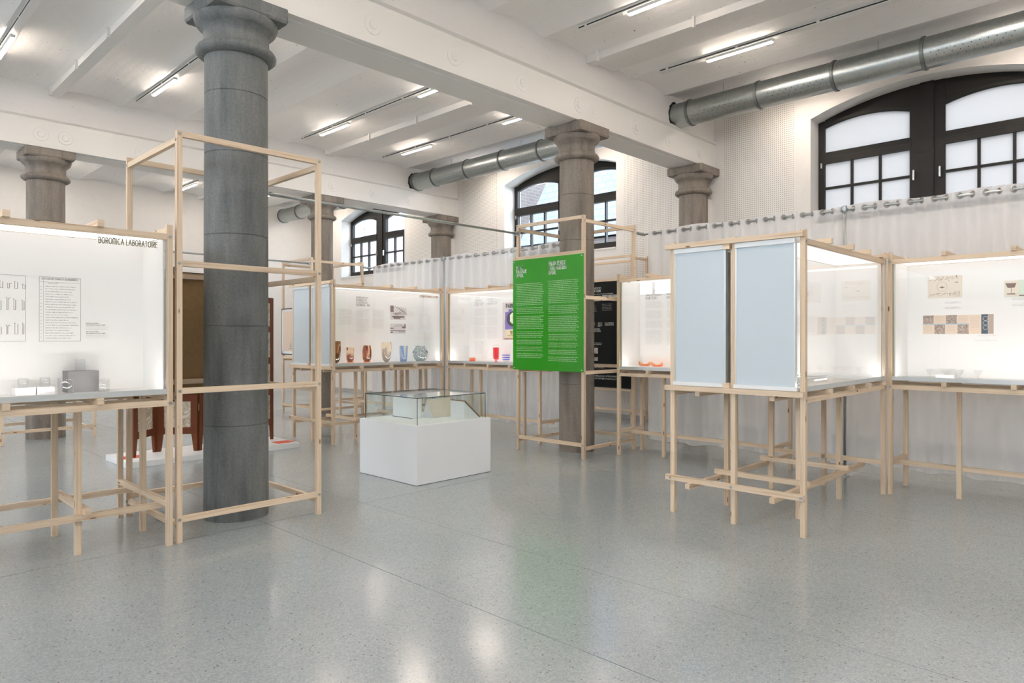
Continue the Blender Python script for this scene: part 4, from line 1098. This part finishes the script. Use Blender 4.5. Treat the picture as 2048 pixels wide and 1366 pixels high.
o = thing('book', 'open drawing sheet leaning against its white support in the plinth glass', 'book', (5.22, 6.35, pz))
mk('book_support', [(5.16, 6.30, pz), (5.52, 6.30, pz), (5.52, 6.48, pz), (5.16, 6.48, pz), (5.16, 6.40, .86), (5.52, 6.40, .86)], [(0, 1, 2, 3), (0, 4, 5, 1), (3, 2, 5, 4), (0, 3, 4), (1, 5, 2)], M['white_paint'], o)
mk('book_page', [(5.165, 6.297, pz+.01), (5.515, 6.297, pz+.01), (5.515, 6.395, .855), (5.165, 6.395, .855)], [(0, 1, 2, 3)], M['paper_cream'], o)
o = thing('wedge_stand', 'white wedge stand with a dark sheet at the right end of the plinth glass', 'stand', (5.54, 6.02, pz))
mk('wedge', [(5.36, 5.95, pz), (5.60, 5.95, pz), (5.60, 6.20, pz), (5.36, 6.20, pz), (5.36, 5.95, .85), (5.36, 6.20, .85)], [(3, 2, 1, 0), (0, 1, 4), (2, 3, 5), (1, 2, 5, 4), (0, 4, 5, 3)], M['white_paint'], o)
mk('wedge_sheet', [(5.365, 5.945, .855), (5.605, 5.945, pz+.004), (5.605, 6.205, pz+.004), (5.365, 6.205, .855), (5.37, 5.945, .862), (5.61, 5.945, pz+.010), (5.61, 6.205, pz+.010), (5.37, 6.205, .862)], BOXF, M['hardboard'], o)

# ================================================================ FOLDING SCREEN ON ITS PLATFORM
pf_ = box('platform', (2.72, 9.12, 0.002), (5.0, 9.98, 0.075), M['white_paint']); tag(pf_, 'low white platform under the folding screen', 'platform')
for x0, x1, lab in ((2.74, 3.02, 'red card lying on the left end of the white platform'), (4.72, 4.97, 'red card lying on the right end of the white platform')):
    c_ = box('label_card', (x0, 9.42 if x0 < 3 else 9.22, .075), (x1, 9.62 if x0 < 3 else 9.42, .079), M['red_card']); tag(c_, lab, 'card', 'red cards on the platform')
fs = thing('folding_screen', 'mahogany folding screen with cream relief glass panels on the platform', 'folding screen', (3.9, 9.6, .075))
fold = [(2.86, 9.42), (3.26, 9.75), (3.68, 9.42), (4.10, 9.75), (4.50, 9.42), (4.89, 9.73)]
def obox(A, d, nrm, u0, u1, th, z0, z1, taper=0):
    """box along a fold direction: from u0 to u1 along d, thickness th about the leaf plane"""
    h = th/2; P4 = [A+d*u0-nrm*h, A+d*u1-nrm*h, A+d*u1+nrm*h, A+d*u0+nrm*h]
    B4 = P4
    if taper: B4 = [A+d*(u0 + (taper if taper > 0 else 0))-nrm*h, A+d*(u1+(taper if taper < 0 else 0))-nrm*h, A+d*(u1+(taper if taper < 0 else 0))+nrm*h, A+d*(u0+(taper if taper > 0 else 0))+nrm*h]
    return [(q.x, q.y, z0) for q in B4]+[(q.x, q.y, z1) for q in P4], BOXF
rows = [(.395, .745), (.85, 1.21), (1.306, 1.675), (1.765, 2.11)]
for (ax, ay), (bx_, by_) in zip(fold, fold[1:]):
    A, B = Vector((ax, ay, 0)), Vector((bx_, by_, 0)); d = (B-A).normalized(); nr = Vector((-d.y, d.x, 0)); Ln = (B-A).length
    A = A+d*.012; Ln -= .024; c_ = A+d*Ln/2
    leaf = thing('screen_leaf', loc=(c_.x, c_.y, .075)); leaf.parent = fs; leaf.location = Vector((c_.x, c_.y, .075))-WLOC[fs.name]
    for nm, (v, f) in (('screen_stile', obox(A, d, nr, 0, .085, .035, .305, 2.19)), ('screen_stile', obox(A, d, nr, Ln-.085, Ln, .035, .305, 2.19)), ('screen_foot', obox(A, d, nr, 0, .075, .035, .076, .305, -.03)), ('screen_foot', obox(A, d, nr, Ln-.075, Ln, .035, .076, .305, .03))): mk(nm, v, f, M['mahogany'], leaf)
    cuts_ = [(.305, .395), (.745, .85), (1.21, 1.306), (1.675, 1.765), (2.11, 2.19)]
    for a, b in cuts_:
        v, f = obox(A, d, nr, .085, Ln-.085, .033, a, b); mk('screen_rail', v, f, M['mahogany'], leaf)
    for a, b in rows:
        v, f = obox(A, d, nr, .085, Ln-.085, .012, a, b); mk('relief_pane', v, f, M['relief'], leaf)
for (x, y) in fold[1:-1]:
    for z in (.62, 1.9):
        v, f = cyl((x, y-.005, z), (x, y-.005, z+.09), .008, 8); mk('hinge', v, f, M['brass'], fs)

# ================================================================ GLASS ON THE TABLES
def vase(name, label, c, prof, mat, cat='vase', group=None, seg=32, parts=(), wall=.006, sxy=None):
    t = thing(name, label, cat, c, group)
    v, f = lathe(c, prof, seg, sxy=sxy); o = mk(name+'_body', v, f, mat, t, smooth=True, origin=c)
    for nm, pr, m in parts:
        v, f = lathe(c, pr, seg); mk(nm, v, f, m, t, smooth=True, origin=c)
    return t
def scale_prof(pr, r, h): return [(a*r, b*h) for a, b in pr]
tumbler = [(.30, .03), (.36, .05), (.6, .09), (.78, .2), (.9, .38), (1.0, .62), (1.0, .85), (.95, 1.0)]
goblet = [(.45, .06), (.62, .10), (.82, .2), (.9, .4), (.93, .7), (.98, 1.0)]
barrel = [(.5, .06), (.72, .1), (.92, .22), (1.0, .42), (1.0, .65), (.86, .92), (.8, 1.0)]
conic = [(.68, .0), (.76, .04), (.84, .3), (.93, .65), (1.0, 1.0)]
globe = [(.58, .0), (.62, .05), (.78, .12), (.95, .28), (1.0, .46), (.95, .66), (.80, .84), (.66, .9), (.66, .98), (.70, 1.0)]
foot = lambda r, h: [(r, 0), (r, h*.35), (r*.45, h), (r*.4, h*1.1)]
amb = (0.98, 0.74, 0.48)
GV = 'coloured vases in the vase case'
v1 = glass_mat('vase_brown', pattern=vase_pattern(0, .35, (.22, .09, .06), (.97, .76, .50), (.26, .09, .05), 9, .47, 1, .3), ior=1.5)
v2 = glass_mat('vase_amber_red', pattern=vase_pattern(0, .3, (.34, .16, .12), (.99, .90, .79), (.55, .20, .15), 13, .60, 1, .45), ior=1.5)
v3 = glass_mat('vase_dark_amber', pattern=vase_pattern(0, .26, (.50, .30, .22), (.96, .78, .60), (.36, .14, .08), 22, .52, 1, .12), ior=1.5)
v4 = glass_mat('vase_pale_amber', pattern=vase_pattern(0, .33, (.48, .43, .40), (.98, .90, .79), (.52, .48, .46), 9, .56, 1, .4), ior=1.5)
v5 = glass_mat('vase_blue', pattern=vase_pattern(0, .2, (.45, .50, .70), (.96, .90, .80), (.48, .64, .90), 15, .47, 1, .25), ior=1.5)
v6 = glass_mat('vase_grey_relief', pattern=vase_pattern(0, .2, (.52, .60, .62), (.80, .86, .87), (.52, .61, .63), 48, .53, 1, 1), ior=1.5)
vase('vase', 'dark brown vase at the left end of the row, half behind the post', (5.635, 9.18, ZT), scale_prof(tumbler, .073, .35), v1, group=GV)
vase('vase', 'small amber goblet vase with dark red base flames', (5.91, 9.22, ZT+.012), scale_prof(goblet, .066, .237), v2, group=GV, parts=[('vase_foot', foot(.058, .02), M['orange_glass'])])
vase('vase', 'barrel shaped dark amber vase with vertical stripes on a foot', (6.22, 9.22, ZT+.008), scale_prof(barrel, .072, .27), v3, group=GV, parts=[('vase_foot', foot(.064, .022), M['orange_glass'])])
vase('vase', 'tall pale amber vase with a grey leaf mark, tallest of the row', (6.565, 9.18, ZT), scale_prof(tumbler, .084, .33), v4, group=GV, parts=[('vase_foot', foot(.04, .012), M['grey_glass'])])
vase('vase', 'conical blue and amber vase beside the grey globe vase', (6.955, 9.24, ZT), scale_prof(conic, .074, .265), v5, group=GV)
gt = vase('vase', 'grey textured globe vase with two lugs at the right end', (7.255, 9.17, ZT), scale_prof(globe, .122, .265), v6, group=GV)
for s in (-1, 1):
    v, f = torus((7.255+s*.08, 9.17-s*.08, ZT+.165), (s*.7, -s*.7, .35), .022, .009); mk('vase_lug', v, f, v6, gt, smooth=True)

# fair case
o = thing('bowl', 'small orange glass bowl in the fair case', 'bowl', (7.93, 8.60, ZT))
v, f = lathe((7.93, 8.60, ZT), [(.05, 0), (.055, .012), (.045, .02), (.058, .035), (.05, .05), (.04, .062)], 24); mk('bowl_body', v, f, M['orange_glass'], o, smooth=True)
for z in (.010, .034): v, f = torus((7.93, 8.60, ZT+z), (0, 0, 1), .054, .006, 24, 6); mk('bowl_rim', v, f, M['orange_glass'], o, smooth=True)
o = thing('vase', 'slim red cut glass vase in the fair case', 'vase', (7.90, 7.995, ZT))
v, f = lathe((7.90, 7.995, ZT), [(.05, 0), (.05, .006), (.02, .012), (.018, .035), (.05, .045), (.053, .12), (.054, .24)], 12); mk('vase_body', v, f, M['red_glass'], o)
v, f = lathe((7.90, 7.995, ZT), [(.036, .05), (.040, .235)], 6); mk('vase_inner', v, f, M['red_glass'], o)
o = thing('vase', 'ringed blue cut glass vase beside the green panel edge', 'vase', (7.92, 7.78, ZT))
v, f = lathe((7.92, 7.78, ZT), [(.03, 0), (.045, .006), (.052, .03), (.062, .045), (.05, .052), (.066, .075), (.05, .085), (.066, .115), (.055, .13)], 16); mk('vase_body', v, f, M['clear_glass'], o, smooth=False)
for z, r in ((.048, .062), (.079, .066), (.118, .066)): v, f = torus((7.92, 7.78, ZT+z), (0, 0, 1), r-.004, .008, 20, 6); mk('vase_ring', v, f, M['blue_glass'], o, smooth=True)

# narrow case: boat-shaped dishes
def boat(c, ln, hgt, mat, lab, name='boat_dish'):
    V, F = [], []; K = 12; m = 7
    for i in range(K+1):
        t = i/K*2-1; w = .045*(1-abs(t)**2.2)**.5+.002; lift = hgt*(.25+.75*abs(t)**2.5)
        for j in range(m):
            a = PI*j/(m-1); V.append((c[0]+w*math.cos(a), c[1]+t*ln/2, c[2]+.004+lift*(1-math.sin(a))*1.0+lift*.0))
    for i in range(K):
        for j in range(m-1): F.append((i*m+j, (i+1)*m+j, (i+1)*m+j+1, i*m+j+1))
    o = thing(name, lab, 'dish', c, 'boat dishes in the narrow case'); mk('dish_body', V, F, mat, o, smooth=True)
    v, f = cyl((c[0], c[1]-ln*.33, c[2]+.006), (c[0], c[1]+ln*.33, c[2]+.006), .008, 8); mk('dish_keel', v, f, mat, o)
boat((7.95, 5.165, ZT+.02), .19, .06, M['orange_glass'], 'left orange boat shaped glass dish in the narrow case')
boat((7.95, 4.97, ZT+.015), .18, .06, M['orange_glass'], 'right orange boat shaped glass dish in the narrow case')
o = thing('swan_dish', 'yellow curled glass dish seen between post and daylight-tinted blind', 'dish', (7.95, 4.70, ZT))
v, f = lathe((7.95, 4.70, ZT), [(.02, 0), (.04, .01), (.05, .03), (.048, .045)], 20); mk('dish_body', v, f, M['amber'], o, smooth=True)
v, f = torus((7.95, 4.735, ZT+.05), (1, 0, 0), .026, .007, 18, 6); mk('dish_handle', v, f, M['amber'], o, smooth=True)

# laboratory case
o = box('display_block', (1.334, 5.80, ZT), (1.535, 5.95, ZT+.157), M['grey_box']); tag(o, 'dark grey block standing in the laboratory case', 'block')
for x0, x1, lab in ((1.016, 1.135, 'left pale low block in the laboratory case'), (1.142, 1.25, 'right pale low block in the laboratory case')):
    t = thing('display_block', lab, 'block', ((x0+x1)/2, 5.84, ZT), 'pale blocks in the laboratory case')
    box('block_body', (x0, 5.78, ZT), (x1, 5.90, ZT+.052), M['white_panel'], t); box('block_front', (x0+.016, 5.777, ZT+.002), (x1-.002, 5.78, ZT+.048), simple('pearl_front', (0.62, 0.60, 0.62), 0.5), t)
GJ = 'clear laboratory glasses'
jar = [(.85, 0), (1.0, .05), (1.0, .85), (.92, .92), (1.05, 1.0)]
vase('beaker', 'clear glass beaker with a round mark before the dark block', (1.305, 5.73, ZT), scale_prof(jar, .05, .11), M['clear_glass'], 'beaker', GJ, 24)
vase('beaker', 'clear glass beaker on top of the dark grey block', (1.43, 5.87, ZT+.158), scale_prof(jar, .034, .085), M['clear_glass'], 'beaker', GJ, 24)
vase('beaker', 'clear glass jar on the left pale block', (1.07, 5.84, ZT+.053), scale_prof(jar, .032, .065), M['clear_glass'], 'beaker', GJ, 24)
vase('beaker', 'clear glass jar on the right pale block', (1.20, 5.84, ZT+.053), scale_prof(jar, .032, .065), M['clear_glass'], 'beaker', GJ, 24)
t = vase('glass_dish', 'clear covered glass dish right of the dark grey block', (1.555, 5.78, ZT), scale_prof([(.95, 0), (1, .05), (1, .9), (.95, .95)], .045, .085), M['clear_glass'], 'dish', None, 24, parts=[('dish_lid', [(.05, .085), (.05, .092), (.0, .094)], M['clear_glass'])])

# near right case: pale crystal and a green piece
GR = 'pale crystal in the near right case'
vase('crystal_bowl', 'clear crystal bowl on the front of the near right case', (5.83, 2.27, ZT), scale_prof([(.4, 0), (.5, .04), (.9, .5), (1, 1)], .075, .10), M['clear_glass'], 'bowl', GR, 16)
t = thing('crystal_basket', 'clear glass basket with an arched handle in the near right case', 'basket', (6.0, 2.38, ZT), GR)
v, f = lathe((6.0, 2.38, ZT), [(.05, 0), (.07, .03), (.085, .09), (.09, .11)], 20); mk('basket_body', v, f, M['clear_glass'], t, smooth=True)
V, F = [], []
pts = [Vector((6.0+.085*math.cos(PI*k/12), 2.38, ZT+.10+.13*math.sin(PI*k/12))) for k in range(13)]
v, f = merge(*[cyl(a, b, .005, 6) for a, b in zip(pts, pts[1:])]); mk('basket_handle', v, f, M['grey_glass'], t)
t = thing('crystal_block', 'flat ribbed crystal box in the near right case', 'box', (6.35, 2.36, ZT), GR)
box('box_body', (6.20, 2.27, ZT), (6.50, 2.45, ZT+.055), M['clear_glass'], t); box('box_lid', (6.19, 2.26, ZT+.055), (6.51, 2.46, ZT+.065), M['clear_glass'], t)
t = thing('clover_ornament', 'small green glass clover ornament behind the daylight-tinted blind edge', 'ornament', (5.66, 2.24, ZT))
v, f = cyl((5.66, 2.24, ZT), (5.66, 2.24, ZT+.02), .012, 8); mk('ornament_stem', v, f, M['green_glass'], t)
for k in range(4):
    a = k*PI/2+.4; v, f = lathe((5.66+.018*math.cos(a), 2.24+.018*math.sin(a), ZT+.03), [(0, -.02), (.014, -.012), (.018, 0), (.014, .012), (0, .02)], 10); mk('ornament_lobe', v, f, M['green_glass'], t, smooth=True)
# right case: pale conical glasses
GC = 'pale conical glasses in the right hand case'
for k, (y, s, lab) in enumerate(((1.77, 1.0, 'pale conical glass at the left of the right hand case'), (1.52, 1.05, 'pale conical glass beside the white block in the right hand case'), (1.36, 1.0, 'pale conical glass at the right of the white block'))):
    vase('cocktail_glass', lab, (7.98, y, ZT), [(.028*s, 0), (.028*s, .004), (.006, .008), (.006, .02), (.045*s, .085)], M['clear_glass'], 'glass', GC, 16)
o = box('display_block', (7.92, 1.55, ZT), (8.05, 1.71, ZT+.03), M['white_panel']); tag(o, 'flat white block on the table of the right hand case', 'block')
vase('glass_bowl', 'flared clear glass bowl on the flat white block', (7.985, 1.63, ZT+.031), [(.02, 0), (.022, .01), (.055, .035), (.085, .06)], M['clear_glass'], 'bowl', None, 20)

# ================================================================ CURTAINS, RODS, TUBES
RX, RZ = 8.43, 3.09
def rod(y0, y1, label):
    t = thing('curtain_rod', label, 'curtain rod', (RX, (y0+y1)/2, RZ), 'steel curtain rods')
    v, f = cyl((RX, y0, RZ), (RX, y1, RZ), .014, 12); mk('rod_tube', v, f, M['tube'], t, smooth=True)
    return t
r1 = rod(-1.5, 5.52, 'steel curtain rod right of the green panel tower')
r2 = rod(6.76, 12.42, 'steel curtain rod left of the green panel tower')
for r, ys_ in ((r1, (5.49,)), (r2, (6.79, 12.38))):
    for y in ys_:
        v, f = cyl((RX-.16, y, RZ), (RX+.02, y, RZ), .022, 12); mk('rod_clamp', v, f, M['tube'], r)
def curtain(y0, y1, label, seed):
    t = thing('sheer_curtain', label, 'curtain', (RX, (y0+y1)/2, .1), 'sheer curtains hung by grommets')
    rnd = random.Random(seed); lam = .232; nz = 14; step = lam/14; K = int((y1-y0)/step)
    rows_ = [(3.135, 1.0)]+[(3.135-.06*k, 1.0) for k in (1,)]+[(3.0-2.86*k/(nz-1), 1) for k in range(nz)]
    ph = [rnd.uniform(-1, 1) for _ in range(64)]
    V, F = [], []; m = len(rows_)
    for i in range(K+1):
        y = y0+i*step; u = (y-y0)/lam
        for j, (z, _) in enumerate(rows_):
            dpt = max(0, (3.05-z))/2.95
            a = .038*(1-.45*dpt)
            wob = .02*dpt*math.sin(u*2.1+ph[3]*3)+.03*dpt*math.sin(u*.73+ph[5]*3)
            x = RX+a*math.sin(2*PI*u+.9*dpt*math.sin(u*.9+ph[7]))+wob
            zz = z + (.012*math.sin(2*PI*u*.5+ph[2]*3) if j == m-1 else 0) + (.014*math.sin(u*1.3+ph[9])+.006*math.sin(2*PI*u) if j == 0 else 0)
            V.append((x, y, zz))
    for i in range(K):
        for j in range(m-1): F.append((i*m+j, (i+1)*m+j, (i+1)*m+j+1, i*m+j+1))
    mk('curtain_cloth', V, F, M['sheer'], t, smooth=True)
    # doubled heading band
    V2, F2 = [], []
    for i in range(K+1):
        for j in (0, 1): 
            q = V[i*m+(0 if j == 0 else 1)]; V2.append((q[0]-.003, q[1], q[2] if j == 0 else RZ-.055))
    for i in range(K): F2.append((2*i, 2*i+2, 2*i+3, 2*i+1))
    mk('curtain_heading', V2, F2, M['sheer'], t, smooth=True)
    k = 0; u = 0.5
    gm = None
    while y0+u*lam < y1-.02:
        y = y0+u*lam; slope = .038*2*PI*math.cos(2*PI*u)/lam     # dx/dy at the crossing
        nrm = Vector((1, -slope, 0)).normalized()
        v, f = torus((0, 0, 0), nrm, .029, .0085, 16, 6)
        key = ('g', slope > 0)
        me = _cache.get(key)
        if me is None:
            me = bpy.data.meshes.new('grommet'); me.from_pydata(v, [], f); me.update(); me.materials.append(M['grommet']); _cache[key] = me
            for q in me.polygons: q.use_smooth = True
        link('grommet', me, t, (RX, y, RZ)); u += .5
    return t
curtain(-1.3, 5.40, 'long sheer white curtain behind the right hand display cases', 3)
curtain(6.85, 12.30, 'long sheer white curtain behind the fair poster and vase cases', 8)
for y, lab in ((2.72, 'grey steel pole holding up the curtain rod behind the near right case'), (9.86, 'grey steel pole holding up the curtain rod behind the vase case')):
    t = thing('curtain_pole', lab, 'pole', (RX-.065, y, 0), 'poles under the curtain rods')
    v, f = cyl((RX-.065, y, .012), (RX-.065, y, RZ+.02), .0165, 14); mk('pole_tube', v, f, M['tube'], t, smooth=True)
    v, f = cyl((RX-.065, y, 0), (RX-.065, y, .012), .055, 20); mk('pole_foot', v, f, M['tube'], t)
    v, f = merge(cyl((RX-.09, y, RZ), (RX+.02, y, RZ), .021, 12), cyl((RX-.065, y, RZ-.03), (RX-.065, y, RZ+.035), .023, 12)); mk('pole_clamp', v, f, M['zinc'], t)
for (x0, x1, y, lab) in ((3.25, 7.09, 6.73, 'thin steel tube spanning between the left tower and green panel tower'), (3.25, 7.06, 12.44, 'thin steel tube spanning between the two far towers')):
    t = thing('bracing_tube', lab, 'tube', ((x0+x1)/2, y, 3.10), 'bracing tubes between the towers')
    v, f = cyl((x0, y, 3.085), (x1, y, 3.085), .016, 12); mk('tube_pipe', v, f, M['tube'], t, smooth=True)
    for x in (x0+.02, x1-.02):
        v, f = cyl((x-.012, y-.03, 3.085), (x-.012, y+.03, 3.085), .03, 12); mk('tube_clamp', v, f, M['zinc'], t)
